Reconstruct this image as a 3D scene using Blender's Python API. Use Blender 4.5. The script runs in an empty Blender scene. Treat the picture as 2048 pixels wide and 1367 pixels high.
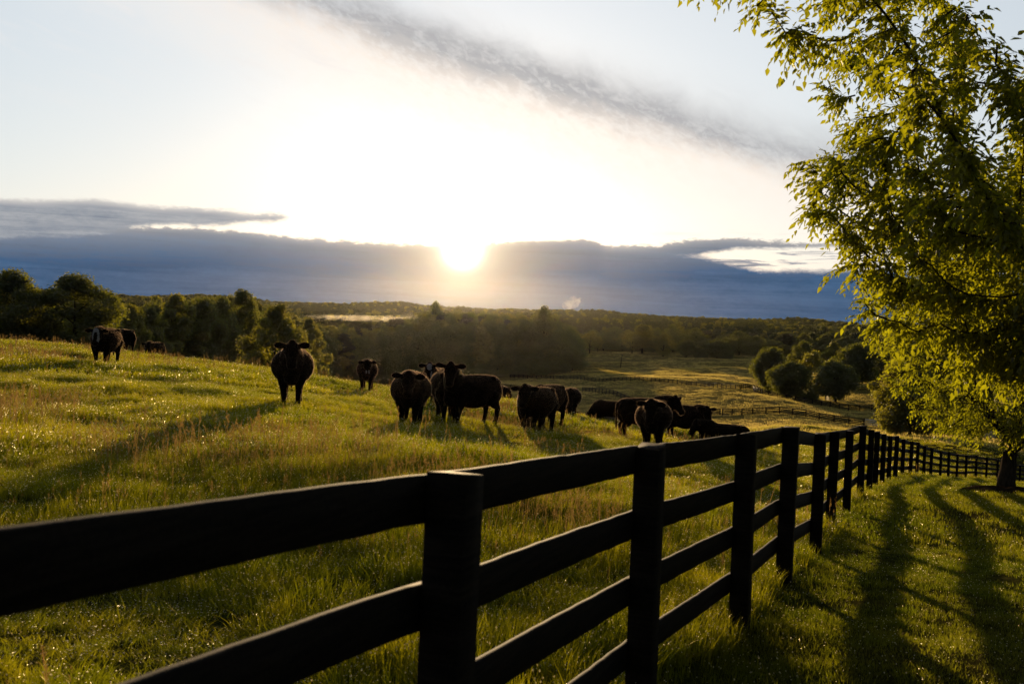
import bpy, bmesh, math, random
import numpy as np
from mathutils import Vector, Matrix, kdtree

random.seed(7)
RNG = np.random.default_rng(7)
scene = bpy.context.scene
COL = scene.collection
R = math.radians

# ------------------------------------------------------------------ camera
# 35 mm lens on a full-frame body; the camera was held 2.3 degrees off level
W0, H0, FPX = 2048.0, 1367.0, 2048 * 35.0 / 36.0
EYE = np.array([0.0, 0.0, 1.82])
PITCH, ROLL = R(1.75), R(2.3)
_f = np.array([0.0, math.cos(PITCH), -math.sin(PITCH)])
_r0 = np.array([1.0, 0.0, 0.0])
_u0 = np.array([0.0, math.sin(PITCH), math.cos(PITCH)])
CR = math.cos(ROLL) * _r0 + math.sin(ROLL) * _u0
CU = -math.sin(ROLL) * _r0 + math.cos(ROLL) * _u0


def direction(px, py):
    d = _f + (px - W0 / 2) / FPX * CR + (H0 / 2 - py) / FPX * CU
    return d


def place(px, py, depth):
    """World point that stands DEPTH metres out along the line of sight measured at px, py."""
    return EYE + direction(px, py) * depth


cam_data = bpy.data.cameras.new('camera')
cam = bpy.data.objects.new('camera', cam_data)
COL.objects.link(cam)
cam_data.lens = 35.0
cam_data.sensor_width = 36.0
cam_data.clip_start = 0.05
cam_data.clip_end = 20000.0
m = Matrix.Identity(4)
for i in range(3):
    m[i][0], m[i][1], m[i][2], m[i][3] = CR[i], CU[i], -_f[i], EYE[i]
cam.matrix_world = m
cam_data.dof.use_dof = True
cam_data.dof.focus_distance = 26.0
cam_data.dof.aperture_fstop = 4.5
scene.camera = cam

_sd = direction(925, 497)
SUN_DIR = _sd / np.linalg.norm(_sd)
SUN_EL = math.asin(SUN_DIR[2])
SUN_AZ = math.atan2(SUN_DIR[0], SUN_DIR[1])       # clockwise from +Y

# ------------------------------------------------------------------ helpers


def tag(o, label=None, cat=None, group=None, kind=None):
    if label:
        o['label'] = label
    if cat:
        o['category'] = cat
    if group:
        o['group'] = group
    if kind:
        o['kind'] = kind
    return o


def mesh_np(name, verts, faces, smooth=False):
    """faces: an (n,k) array or a list of such arrays with different k."""
    me = bpy.data.meshes.new(name)
    verts = np.asarray(verts, np.float32)
    if isinstance(faces, np.ndarray):
        faces = [faces]
    loops = np.concatenate([np.asarray(f, np.int32).ravel() for f in faces])
    counts = np.concatenate([np.full(len(f), np.asarray(f).shape[1], np.int32) for f in faces])
    me.vertices.add(len(verts))
    me.vertices.foreach_set('co', verts.ravel())
    me.loops.add(len(loops))
    me.loops.foreach_set('vertex_index', loops)
    me.polygons.add(len(counts))
    starts = np.concatenate([[0], np.cumsum(counts)[:-1]]).astype(np.int32)
    me.polygons.foreach_set('loop_start', starts)
    me.polygons.foreach_set('loop_total', counts)
    if smooth:
        me.polygons.foreach_set('use_smooth', np.ones(len(counts), bool))
    me.update(calc_edges=True)
    me.validate()
    return me


def obj(name, me, mat=None, parent=None, loc=None):
    o = bpy.data.objects.new(name, me)
    COL.objects.link(o)
    if mat is not None and me is not None and not me.materials:
        me.materials.append(mat)
    if parent is not None:
        o.parent = parent
    if loc is not None:
        o.location = loc
    return o


def empty(name, loc=(0, 0, 0), rz=0.0):
    o = bpy.data.objects.new(name, None)
    COL.objects.link(o)
    o.location = loc
    o.rotation_euler = (0, 0, rz)
    o.empty_display_size = 0.2
    return o


class MB:
    """Collects vertices and faces of one part."""

    def __init__(self):
        self.v, self.q, self.t = [], [], []
        self.n = 0

    def add(self, v, q=None, t=None):
        v = np.asarray(v, float).reshape(-1, 3)
        if q is not None and len(q):
            self.q.append(np.asarray(q, int) + self.n)
        if t is not None and len(t):
            self.t.append(np.asarray(t, int) + self.n)
        self.v.append(v)
        self.n += len(v)

    def mesh(self, name, smooth=False):
        fs = []
        if self.q:
            fs.append(np.concatenate(self.q))
        if self.t:
            fs.append(np.concatenate(self.t))
        return mesh_np(name, np.concatenate(self.v), fs, smooth)

    def tube(self, pts, radii, seg=8, cap=True):
        """Round tapered tube along pts."""
        pts = np.asarray(pts, float)
        n = len(pts)
        radii = np.broadcast_to(np.asarray(radii, float), (n,))
        tan = np.gradient(pts, axis=0)
        tan /= np.linalg.norm(tan, axis=1)[:, None] + 1e-9
        ref = np.array([0, 0, 1.0]) if abs(tan[:, 2]).mean() < 0.85 else np.array([0, 1.0, 0])
        a = np.cross(tan, ref)
        a /= np.linalg.norm(a, axis=1)[:, None] + 1e-9
        b = np.cross(a, tan)
        ang = np.linspace(0, 2 * math.pi, seg, endpoint=False)
        ring = (pts[:, None, :] + radii[:, None, None] * (np.cos(ang)[None, :, None] * a[:, None, :] + np.sin(ang)[None, :, None] * b[:, None, :]))
        v = ring.reshape(-1, 3)
        i = np.arange(n - 1)[:, None] * seg
        j = np.arange(seg)[None, :]
        k = (j + 1) % seg
        q = np.stack([i + j, i + k, i + seg + k, i + seg + j], -1).reshape(-1, 4)
        t = []
        if cap:
            v = np.concatenate([v, pts[:1], pts[-1:]])
            c0, c1 = n * seg, n * seg + 1
            for s in range(seg):
                t.append((c0, (s + 1) % seg, s))
                t.append((c1, (n - 1) * seg + s, (n - 1) * seg + (s + 1) % seg))
        self.add(v, q, t)

    def loft(self, rings):
        """Closed loft through rings of equal vertex count, ends fanned shut."""
        rings = np.asarray(rings, float)
        n, seg = rings.shape[:2]
        v = rings.reshape(-1, 3)
        i = np.arange(n - 1)[:, None] * seg
        j = np.arange(seg)[None, :]
        k = (j + 1) % seg
        q = np.stack([i + j, i + k, i + seg + k, i + seg + j], -1).reshape(-1, 4)
        v = np.concatenate([v, rings[0].mean(0)[None], rings[-1].mean(0)[None]])
        c0, c1 = n * seg, n * seg + 1
        t = []
        for s in range(seg):
            t.append((c0, (s + 1) % seg, s))
            t.append((c1, (n - 1) * seg + s, (n - 1) * seg + (s + 1) % seg))
        self.add(v, q, t)

    def ball(self, c, rad, rot=None, seg=14, rings=8):
        th = np.linspace(0, math.pi, rings + 2)[1:-1]
        ph = np.linspace(0, 2 * math.pi, seg, endpoint=False)
        st, ct = np.sin(th), np.cos(th)
        p = np.stack([st[:, None] * np.cos(ph), st[:, None] * np.sin(ph), np.broadcast_to(ct[:, None], (rings, seg))], -1)
        top, bot = np.array([[0, 0, 1.0]]), np.array([[0, 0, -1.0]])
        p = np.concatenate([p.reshape(-1, 3), top, bot]) * np.asarray(rad, float)
        if rot is not None:
            p = p @ np.asarray(rot, float).T
        p = p + np.asarray(c, float)
        i = np.arange(rings - 1)[:, None] * seg
        j = np.arange(seg)[None, :]
        k = (j + 1) % seg
        q = np.stack([i + j, i + seg + j, i + seg + k, i + k], -1).reshape(-1, 4)
        a, b = rings * seg, rings * seg + 1
        t = []
        for s in range(seg):
            t.append((a, s, (s + 1) % seg))
            t.append((b, (rings - 1) * seg + (s + 1) % seg, (rings - 1) * seg + s))
        self.add(p, q, t)


def vnoise(x, y, seed=0):
    """Smooth value noise in about -1..1 on arrays x, y."""
    x = np.asarray(x, float)
    y = np.asarray(y, float)
    xi, yi = np.floor(x).astype(np.int64), np.floor(y).astype(np.int64)
    fx, fy = x - xi, y - yi
    fx, fy = fx * fx * (3 - 2 * fx), fy * fy * (3 - 2 * fy)

    def h(a, b):
        n = (a * 374761393 + b * 668265263 + seed * 974634777) & 0x7fffffff
        n = ((n ^ (n >> 13)) * 1274126177) & 0x7fffffff
        return ((n ^ (n >> 16)) & 0xffff) / 32767.5 - 1.0
    return (h(xi, yi) * (1 - fx) + h(xi + 1, yi) * fx) * (1 - fy) + (h(xi, yi + 1) * (1 - fx) + h(xi + 1, yi + 1) * fx) * fy


# ------------------------------------------------------------------ node helpers


class S:
    """A node socket with arithmetic."""

    def __init__(self, nt, sock):
        self.nt, self.s = nt, sock

    def _m(self, op, *o, clamp=False):
        n = self.nt.nodes.new('ShaderNodeMath')
        n.operation = op
        n.use_clamp = clamp
        for i, x in enumerate((self,) + o):
            if isinstance(x, S):
                self.nt.links.new(x.s, n.inputs[i])
            else:
                n.inputs[i].default_value = float(x)
        return S(self.nt, n.outputs[0])

    def __add__(self, o): return self._m('ADD', o)
    def __radd__(self, o): return self._m('ADD', o)
    def __sub__(self, o): return self._m('SUBTRACT', o)
    def __rsub__(self, o): return (self * -1.0) + o
    def __mul__(self, o): return self._m('MULTIPLY', o)
    def __rmul__(self, o): return self._m('MULTIPLY', o)
    def __truediv__(self, o): return self._m('DIVIDE', o)
    def sat(self): return self._m('ADD', 0.0, clamp=True)
    def pow(self, e): return self._m('POWER', e)
    def exp(self): return self._m('EXPONENT')
    def max(self, o): return self._m('MAXIMUM', o)
    def min(self, o): return self._m('MINIMUM', o)
    def abs(self): return self._m('ABSOLUTE')

    def step(self, lo, hi):
        n = self.nt.nodes.new('ShaderNodeMapRange')
        n.interpolation_type = 'SMOOTHSTEP'
        self.nt.links.new(self.s, n.inputs['Value'])
        n.inputs['From Min'].default_value = lo
        n.inputs['From Max'].default_value = hi
        return S(self.nt, n.outputs['Result'])


def mix_col(nt, fac, a, b, blend='MIX'):
    n = nt.nodes.new('ShaderNodeMix')
    n.data_type = 'RGBA'
    n.blend_type = blend
    n.clamp_factor = True
    for x, i in ((fac, 0), (a, 6), (b, 7)):
        if isinstance(x, S):
            nt.links.new(x.s, n.inputs[i])
        elif hasattr(x, 'node'):
            nt.links.new(x, n.inputs[i])
        elif isinstance(x, (tuple, list)):
            n.inputs[i].default_value = tuple(x) + (1.0,) if len(x) == 3 else tuple(x)
        else:
            n.inputs[i].default_value = x
    return n.outputs[2]


def noise_node(nt, vec, scale, detail=4.0, rough=0.55, dist=0.0):
    n = nt.nodes.new('ShaderNodeTexNoise')
    n.inputs['Scale'].default_value = scale
    n.inputs['Detail'].default_value = detail
    n.inputs['Roughness'].default_value = rough
    n.inputs['Distortion'].default_value = dist
    if vec is not None:
        nt.links.new(vec, n.inputs['Vector'])
    return S(nt, n.outputs['Fac'])


def new_mat(name):
    mt = bpy.data.materials.new(name)
    mt.use_nodes = True
    nt = mt.node_tree
    nt.nodes.clear()
    out = nt.nodes.new('ShaderNodeOutputMaterial')
    return mt, nt, out
# ------------------------------------------------------------------ terrain
# Posts of the near fence: (column of the photograph, depth in metres, row of its foot)
POSTS = [(905, 2.95, None), (1303, 5.05, None), (1478, 7.1, 1267), (1567, 9.0, 1168), (1631, 11.5, 1098), (1661, 14.2, 1042),
         (1693, 16.8, 1018), (1720, 19.6, 990), (1738, 22.3, 980), (1750, 25.0, 973), (1764, 27.8, 965), (1777, 30.6, 960),
         (1790, 33.4, 957.5), (1804, 36.3, 955), (1820, 39.4, 953), (1833, 42.2, 952), (1847, 45.0, 952.5), (1861, 47.8, 953.5),
         (1880, 50.6, 954.5), (1896, 53.4, 955), (1913, 56.3, 955.5), (1931, 59.3, 957), (1951, 62.6, 958.5), (1972, 66.0, 959),
         (1994, 69.5, 960), (2016, 73.0, 961.5), (2039, 76.5, 963), (2064, 80.0, 964.5), (2092, 84.0, 966)]
POST_H = 1.40

ctrl = []


def cp(px, py, d):
    p = place(px, py, d)
    ctrl.append((p[0], p[1], p[2]))


for a in range(0, 360, 30):                                   # where the camera stands
    for r, z in ((0.5, 0.0),):
        ctrl.append((r * math.sin(R(a)), r * math.cos(R(a)), z))
for px, d, py in POSTS:
    if py is not None:
        cp(px, py, d)
ctrl += [(-0.17, 2.95, -0.06), (0.71, 5.05, -0.22), (-1.10, 0.72, 0.115), (-2.03, -1.51, 0.26), (1.5, 0.0, -0.05), (1.0, -2.5, 0.15)]
for a, r, z in ((180, 10, 0.5), (180, 40, 1.5), (180, 200, 0), (180, 1200, -10), (135, 10, -.3), (135, 50, -3), (135, 300, -16), (135, 1500, -15), (-135, 10, .5),
                (-135, 50, 1.0), (-135, 300, -5), (-135, 1500, -12), (90, 10, -1.3), (90, 40, -5.5), (90, 120, -14), (90, 400, -20), (90, 1500, -12),
                (-90, 8, .25), (-90, 30, .3), (-90, 80, -3), (-90, 250, -15), (-90, 1500, -10),
                (60, 10, -1.1), (60, 40, -5.8), (60, 100, -13), (60, 400, -20), (60, 1400, -8), (-60, 8, .1), (-60, 25, -.1), (-60, 60, -1.2), (-60, 100, -8),
                (-60, 200, -16), (-60, 800, -24), (-60, 1400, -8), (0, 4000, -40), (60, 4000, -40), (120, 4000, -40), (180, 4000, -40), (240, 4000, -40), (300, 4000, -40)):
    ctrl.append((r * math.sin(R(a)), r * math.cos(R(a)), z))
# mown lawn on the near side of the fence
for q in ((2048, 1367, 6.0), (1700, 1367, 6.0), (1900, 1200, 9.0), (2048, 1100, 12.5), (2012, 985, 22.0), (2048, 968, 45.0), (1450, 1420, 5.6)):
    cp(*q)
# meadow with the cattle, to its crest
for q in ((0, 1300, 5.2), (0, 1000, 9.3), (0, 800, 21.0), (0, 684, 58.0), (300, 712, 54.0), (500, 738, 51.0), (700, 766, 49.0), (860, 785, 47), (1000, 803, 47.0),
          (1180, 838, 47.0), (1340, 856, 44), (1500, 878, 42.0), (580, 806, 25.0), (212, 728, 37.0), (733, 786, 43.0), (822, 850, 25.0), (950, 852, 26.0), (1075, 864, 28.6),
          (1305, 897, 28.5), (1375, 880, 38.0), (600, 900, 13.2), (1000, 930, 14.2), (1200, 1000, 11.5), (300, 1150, 7.4), (700, 1250, 6.1)):
    cp(*q)
# the meadow falls away behind its crest, then the valley pasture
for px, d, z in ((0, 95, -6.5), (300, 95, -8), (600, 90, -9.5), (900, 90, -10.5), (1150, 90, -11), (1300, 90, -11.5), (0, 150, -14.5), (300, 160, -15.5), (600, 160, -18.0),
                 (900, 170, -20.5), (1150, 180, -21), (0, 260, -19), (300, 260, -21), (600, 300, -25)):
    p = place(px, 622, d)
    ctrl.append((p[0], p[1], z + 1.82))
for q in ((1560, 850, 125.0), (1700, 860, 125.0), (1850, 870, 130.0), (1900, 886, 98.0), (2040, 905, 100.0), (1650, 885, 75)):
    cp(*q)
for q in ((780, 770, 400), (900, 762, 410), (1000, 757, 415), (1050, 756, 410), (1150, 737, 470), (1160, 706, 600), (1250, 707, 590), (1320, 714, 570), (1400, 713, 565), (1480, 717, 550),
          (1250, 744, 425), (1400, 743, 405), (1480, 748, 385), (1280, 763, 335), (1480, 781, 270), (1000, 778, 320), (1135, 783, 305), (1260, 803, 262), (1360, 818, 232),
          (1480, 829, 210), (1600, 830, 201), (1730, 848, 192), (1780, 850, 188), (1900, 861, 180), (2000, 880, 165), (1510, 781, 268), (1600, 803, 252), (1700, 818, 238),
          (1900, 832, 222), (1535, 787, 290), (1740, 757, 340), (1800, 768, 310), (1672, 802, 255), (1950, 780, 320)):
    cp(*q)
# wooded ridge closing the view (ground under the trees)
for px in (-400, 0, 400, 800, 1200, 1600, 2000, 2400):
    for d, z in ((700, -25.0), (900, -22.0), (1150, -14.0), (1400, -8.0), (1700, -14.0), (2300, -30.0)):
        if px >= 1150 and d < 1000:
            z += 3.5 + (1000 - d) * 0.008
        p = place(px, 622, d)
        ctrl.append((p[0], p[1], z + 1.82))

CT = np.array(ctrl)


def qmap(x, y):
    r = np.hypot(x, y) + 1e-9
    k = np.log1p(r / 3.0) / r
    return np.stack([x * k, y * k], -1)


def _tps_k(r2):
    return 0.5 * r2 * np.log(r2 + 1e-12)


CQ = qmap(CT[:, 0], CT[:, 1])
_n = len(CQ)
_d2 = ((CQ[:, None] - CQ[None]) ** 2).sum(-1)
_K = _tps_k(_d2) + np.eye(_n) * 0.0015
_P = np.concatenate([np.ones((_n, 1)), CQ], 1)
_A = np.zeros((_n + 3, _n + 3))
_A[:_n, :_n], _A[:_n, _n:], _A[_n:, :_n] = _K, _P, _P.T
_W = np.linalg.solve(_A, np.concatenate([CT[:, 2], np.zeros(3)]))


def ground(x, y):
    x, y = np.atleast_1d(np.asarray(x, float)), np.atleast_1d(np.asarray(y, float))
    z = np.empty(len(x))
    for s in range(0, len(x), 20000):
        q = qmap(x[s:s + 20000], y[s:s + 20000])
        d2 = ((q[:, None] - CQ[None]) ** 2).sum(-1)
        z[s:s + 20000] = _tps_k(d2) @ _W[:_n] + _W[_n] + q @ _W[_n + 1:]
    r = np.hypot(x, y)
    near = np.clip(r / 6.0, 0.15, 1.0)
    mid = np.clip((r - 7.0) / 8.0, 0, 1) * np.clip((140 - r) / 60, 0, 1)
    z += mid * (0.07 * vnoise(x / 4.3, y / 4.3, 13) + 0.035 * vnoise(x / 1.9, y / 1.9, 14))
    z += near * (0.05 * vnoise(x / 2.3, y / 2.3, 3) + 0.025 * vnoise(x / 0.8, y / 0.8, 5))
    far = np.clip((r - 60.0) / 100.0, 0, 1)
    z += far * (0.8 * vnoise(x / 31.0, y / 31.0, 9) + 0.5 * vnoise(x / 13.0, y / 13.0, 10)) * np.clip((900 - r) / 300, 0.2, 1)
    return z


def gz(x, y):
    return float(ground(x, y)[0])


_ang = np.concatenate([np.arange(-180, -42, 3.0), np.arange(-42, 42, 0.25), np.arange(42, 180, 3.0)]) * math.pi / 180
_rad = np.concatenate([[0.25], 0.25 * np.exp(np.linspace(0, math.log(2600 / 0.25), 262))[1:]])
_TX = (_rad[:, None] * np.sin(_ang)[None]).ravel()
_TY = (_rad[:, None] * np.cos(_ang)[None]).ravel()
_TZ = ground(_TX, _TY)
_na, _nr = len(_ang), len(_rad)
_i = np.arange(_nr - 1)[:, None] * _na
_j = np.arange(_na)[None]
_k = (_j + 1) % _na
_q = np.stack([_i + _j, _i + _k, _i + _na + _k, _i + _na + _j], -1).reshape(-1, 4)[:, ::-1]
_v = np.concatenate([np.stack([_TX, _TY, _TZ], -1), [[0, 0, float(ground(0, 0)[0])]]])
_t = np.stack([np.full(_na, _nr * _na), (np.arange(_na) + 1) % _na, np.arange(_na)], -1)


def mat_ground():
    mt, nt, out = new_mat('pasture_ground')
    geo = nt.nodes.new('ShaderNodeNewGeometry')
    p = geo.outputs['Position']
    big = noise_node(nt, p, 0.035, 4)
    mid = noise_node(nt, p, 0.5, 5)
    fine = noise_node(nt, p, 9.0, 6, 0.7)
    c = mix_col(nt, big.step(0.38, 0.62), (0.040, 0.050, 0.010), (0.070, 0.064, 0.018))
    c = mix_col(nt, mid.step(0.4, 0.75), c, (0.075, 0.058, 0.018))
    c = mix_col(nt, fine.step(0.35, 0.7), c, (0.018, 0.020, 0.005))
    sp = nt.nodes.new('ShaderNodeSeparateXYZ')
    nt.links.new(p, sp.inputs[0])
    px_, py_ = S(nt, sp.outputs[0]), S(nt, sp.outputs[1])
    dist = (px_ * px_ + py_ * py_).pow(0.5)
    hay = mix_col(nt, (big * 0.6 + mid * 0.5).step(0.4, 0.7), (0.10, 0.088, 0.026), (0.20, 0.155, 0.058))
    c = mix_col(nt, dist.step(110.0, 180.0), c, hay)
    d = nt.nodes.new('ShaderNodeBsdfDiffuse')
    nt.links.new(c, d.inputs['Color'])
    bump = nt.nodes.new('ShaderNodeBump')
    bump.inputs['Strength'].default_value = 0.9
    bump.inputs['Distance'].default_value = 0.08
    nt.links.new(fine.s, bump.inputs['Height'])
    nt.links.new(bump.outputs[0], d.inputs['Normal'])
    nt.links.new(d.outputs[0], out.inputs['Surface'])
    return mt


ground_ob = obj('ground', mesh_np('ground', _v, [_q, _t], True), mat_ground())
tag(ground_ob, 'rolling grass pasture falling from the near meadow to a wooded valley', kind='structure')
# ------------------------------------------------------------------ sky and sun
def azel(px, py):
    d = direction(px, py)
    d = d / np.linalg.norm(d)
    return math.degrees(math.atan2(d[0], d[1])), math.degrees(math.asin(d[2]))


def build_sky():
    w = bpy.data.worlds.new('World')
    scene.world = w
    w.use_nodes = True
    nt = w.node_tree
    nt.nodes.clear()
    out = nt.nodes.new('ShaderNodeOutputWorld')
    bg = nt.nodes.new('ShaderNodeBackground')
    nt.links.new(bg.outputs[0], out.inputs[0])
    sky = nt.nodes.new('ShaderNodeTexSky')
    sky.sky_type = 'NISHITA'
    sky.sun_disc = False
    sky.sun_elevation = SUN_EL
    sky.sun_rotation = SUN_AZ
    sky.air_density = 1.0
    sky.dust_density = 0.6
    sky.ozone_density = 1.5
    tc = nt.nodes.new('ShaderNodeTexCoord')
    vec = tc.outputs['Generated']
    sep = nt.nodes.new('ShaderNodeSeparateXYZ')
    nt.links.new(vec, sep.inputs[0])
    X, Y, Z = (S(nt, sep.outputs[i]) for i in range(3))
    az = X._m('ARCTAN2', Y) * (180 / math.pi)
    el = Z._m('ARCSINE') * (180 / math.pi)
    # angle to the sun in degrees
    dot = X * SUN_DIR[0] + Y * SUN_DIR[1] + Z * SUN_DIR[2]
    sa = (dot.min(0.9999999))._m('ARCCOSINE') * (180 / math.pi)
    sx, sy = math.degrees(SUN_AZ), math.degrees(SUN_EL)

    def comb(a, b, c=0.0):
        n = nt.nodes.new('ShaderNodeCombineXYZ')
        for i, q in enumerate((a, b, c)):
            if isinstance(q, S):
                nt.links.new(q.s, n.inputs[i])
            else:
                n.inputs[i].default_value = q
        return n.outputs[0]

    def curve(s, pts, lo, hi):
        """Piecewise-smooth function of a socket: pts are (input, output)."""
        n = nt.nodes.new('ShaderNodeFloatCurve')
        x0, x1 = pts[0][0], pts[-1][0]
        t = (s - x0) / (x1 - x0)
        nt.links.new(t.sat().s, n.inputs['Value'])
        c = n.mapping.curves[0]
        while len(c.points) < len(pts):
            c.points.new(0.5, 0.5)
        for q, (a, b) in zip(c.points, pts):
            q.location = ((a - x0) / (x1 - x0), (b - lo) / (hi - lo))
            q.handle_type = 'AUTO_CLAMPED'
        n.mapping.update()
        return S(nt, n.outputs[0]) * (hi - lo) + lo

    # --- thin high veil lit by the sun, over the clear sky
    glow = (sa * sa * (-1 / 9.0 ** 2)).exp()
    wide = (sa * (-1 / 22.0)).exp()
    k_sky = 0.055
    base = mix_col(nt, 1.0, sky.outputs[0], (k_sky, k_sky, k_sky), 'MULTIPLY')
    # veil brightness follows the distance to the sun all round the sky
    veil = nt.nodes.new('ShaderNodeMix')
    veil.data_type = 'RGBA'
    front = sa.step(95.0, 20.0)
    white = mix_col(nt, glow, (0.80, 0.87, 0.95), (1.05, 1.05, 1.04))
    vstr = front * 0.72 + wide * 0.16 + 0.04
    upper = el.step(70.0, 20.0) * 0.75 + 0.25
    vcol = mix_col(nt, 1.0, white, comb(vstr * upper, vstr * upper, vstr * upper), 'MULTIPLY')
    col = mix_col(nt, 1.0, base, vcol, 'ADD')
    gcol = mix_col(nt, 1.0, (0.36, 0.36, 0.36), comb(glow, glow, glow), 'MULTIPLY')
    col = mix_col(nt, 1.0, col, gcol, 'ADD')

    # --- long streak of broken cloud high in the view
    (a0, e0), (a1, e1) = azel(560, -22), azel(1590, 312)
    slope = (e1 - e0) / (a1 - a0)
    dperp = el - ((az - a0) * slope + e0)                      # degrees above the streak's axis
    along = az + dperp * 0.25
    n1 = noise_node(nt, comb(along * 0.8, dperp * 1.1, 3.0), 0.42, 8, 0.60, 0.5)
    n2 = noise_node(nt, comb(along * 1.0, dperp * 1.6, 9.0), 1.5, 8, 0.62, 0.3)
    d2 = dperp + (n1 - 0.5) * 1.8 + (n2 - 0.5) * 1.1
    taper = curve(az, [(-40, 0.1), (-18, 0.5), (-13, 0.8), (-7, 1.0), (2, 1.0), (8, .95), (14, 0.85), (18, 0.75), (40, 0.3)], 0, 1.2)
    above = d2.max(0.0)
    below = (d2 * -1.0).max(0.0)
    core = (above * above * -0.42 - below * below * 0.13).exp() * taper
    texture = n2.step(0.28, 0.70) * 0.40 + 0.60
    grey = mix_col(nt, wide, (0.47, 0.49, 0.53), (0.54, 0.52, 0.515))
    warm = (1.10, 0.95, 0.82)
    ccol = mix_col(nt, (d2 * -0.55 - 0.02 + (n2 - 0.5) * 0.9).sat(), grey, warm)
    col = mix_col(nt, (core * texture * 1.22).sat(), col, ccol)
    under = ((d2 + 3.0) * (d2 + 3.0) * -0.25).exp() * taper
    col = mix_col(nt, (under * 0.55).sat(), col, (1.16, 1.06, 0.96))

    # --- faint wisps upper left
    wn = noise_node(nt, comb(az * 0.35 + el * 0.25, el * 1.3 + az * 0.3, 1.0), 0.7, 8, 0.62, 0.6)
    wm = wn.step(0.48, 0.78) * el.step(7.0, 14.0) * az.step(4.0, -10.0)
    col = mix_col(nt, wm * 0.5, col, (1.0, 0.95, 0.92))

    # --- the low bank of cloud along the horizon
    def P(*pts):
        return [azel(*q) for q in pts]
    ragged = (noise_node(nt, comb(az * 0.6, el * 1.4, 5.0), 1.0, 8, 0.62, 0.3) - 0.5)
    fine = (noise_node(nt, comb(az * 1.6, el * 4.0, 15.0), 1.5, 8, 0.65, 0.4) - 0.5)
    stria = noise_node(nt, comb(az * 0.10, el * 2.4, 2.0), 1.0, 8, 0.62, 0.5) - 0.5
    edge_n = ragged * 0.45 + fine * 0.38 + stria * 0.25
    top = curve(az, [(-60, 6.5)] + P((-200, 452), (0, 446), (200, 450), (420, 456), (600, 474), (700, 481), (800, 486), (1000, 484), (1060, 479), (1180, 478), (1225, 490), (1300, 488),
                                     (1380, 479), (1470, 475), (1540, 481), (1640, 484), (1750, 489)) + [(60, 3.2)], 0, 10)
    bank = (top - el + edge_n * 1.35).step(-0.04, 0.16)
    # bright opening in it toward the tree, streaked with thin bars
    gtop = curve(az, [(3, 3)] + P((1290, 500), (1360, 508), (1420, 500), (1470, 494), (1540, 492), (1640, 490), (1750, 494)) + [(40, 4)], 0, 10)
    gbot = curve(az, [(3, 3.4)] + P((1290, 500), (1360, 513), (1420, 524), (1470, 537), (1540, 547), (1640, 548), (1750, 546)) + [(40, 2.5)], 0, 10)
    gap = (gtop - el + edge_n * 0.8).step(-0.06, 0.26) * (el - gbot + edge_n * 0.9).step(-0.04, 0.40) * az.step(azel(1310, 500)[0], azel(1450, 500)[0])
    bars = noise_node(nt, comb(az * 0.22 + ragged * 0.4, el * 3.2, 11.0), 1.3, 7, 0.6, 0.5).step(0.54, 0.66)
    gap = gap * (bars * -0.8 + 1.0)
    bank = bank * (gap * -0.97 + 1.0)
    wisp_r = noise_node(nt, comb(az * 0.18, el * 2.0, 21.0), 1.1, 7, 0.6, 0.5).step(0.55, 0.72) * (el - top).step(1.4, 0.5) * (el - top).step(0.0, 0.3) * az.step(6.0, 12.0) * 0.45
    # upper lobe on the far side of the other gap, tapering to a point
    ltop = curve(az, [(-60, 8.5)] + P((-200, 385), (0, 393), (60, 396), (200, 396), (300, 408), (420, 414), (500, 424), (560, 425), (590, 434), (640, 440)) + [(-5, 4)], 0, 10)
    lbot = curve(az, [(-60, 5.0)] + P((-200, 475), (0, 475), (200, 466), (330, 450), (420, 451), (500, 444), (560, 442), (590, 436), (640, 436)) + [(-5, 5)], 0, 10)
    lobe = (ltop - el + edge_n * 0.9).step(-0.05, 0.24) * (el - lbot + edge_n * 0.9).step(-0.15, 0.22) * az.step(sx - 9.2, sx - 10.4)

    depth = (top - el).max(0.0)
    fold = stria * 1.9 + ragged * 0.8 + fine * 0.7
    edge = mix_col(nt, (fold + 0.5).sat(), (0.165, 0.205, 0.275), (0.40, 0.415, 0.45))
    low = mix_col(nt, (fold * 0.8 + 0.5).sat(), (0.014, 0.066, 0.165), (0.068, 0.155, 0.300))
    bcol = mix_col(nt, (depth * 0.52 + fold * 0.55 - 0.02).sat(), edge, low)
    # light leaking through the bank around the sun
    ex = (az - sx)
    ey = (el - sy)
    leak = ((ex * ex * 0.075 + ey * ey * 0.12) * -1.0).exp()
    bcol = mix_col(nt, (leak * 0.75).sat(), bcol, (0.60, 0.46, 0.30))
    rim = ((depth + edge_n * 0.7).max(0.0) * -5.5).exp() * ((sa * (-1 / 20.0)).exp() * 1.1)
    bcol = mix_col(nt, (rim * 0.85).sat(), bcol, (1.15, 0.97, 0.76))
    col = mix_col(nt, bank, col, bcol)
    lfade = mix_col(nt, (fold + 0.5).sat(), (0.19, 0.235, 0.31), (0.50, 0.51, 0.53))
    lfade = mix_col(nt, ((ltop - el + edge_n * 0.5).step(0.55, 0.0) * 0.65).sat(), lfade, (0.95, 0.87, 0.79))
    col = mix_col(nt, (lobe * 0.95).sat(), col, lfade)
    col = mix_col(nt, wisp_r, col, (0.55, 0.52, 0.52))

    # --- the sun's own disc and aureole, burning through the top of the bank
    c1 = ((sa * sa) * (-1 / 0.62 ** 2)).exp() * 14.0
    c2 = (sa * (-1 / 0.8)).exp() * 2.3
    c3 = (sa * (-1 / 3.2)).exp() * 0.22
    tot = c1 + c2
    sunc = mix_col(nt, 1.0, (1.0, 0.93, 0.78), comb(tot, tot, tot), 'MULTIPLY')
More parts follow.
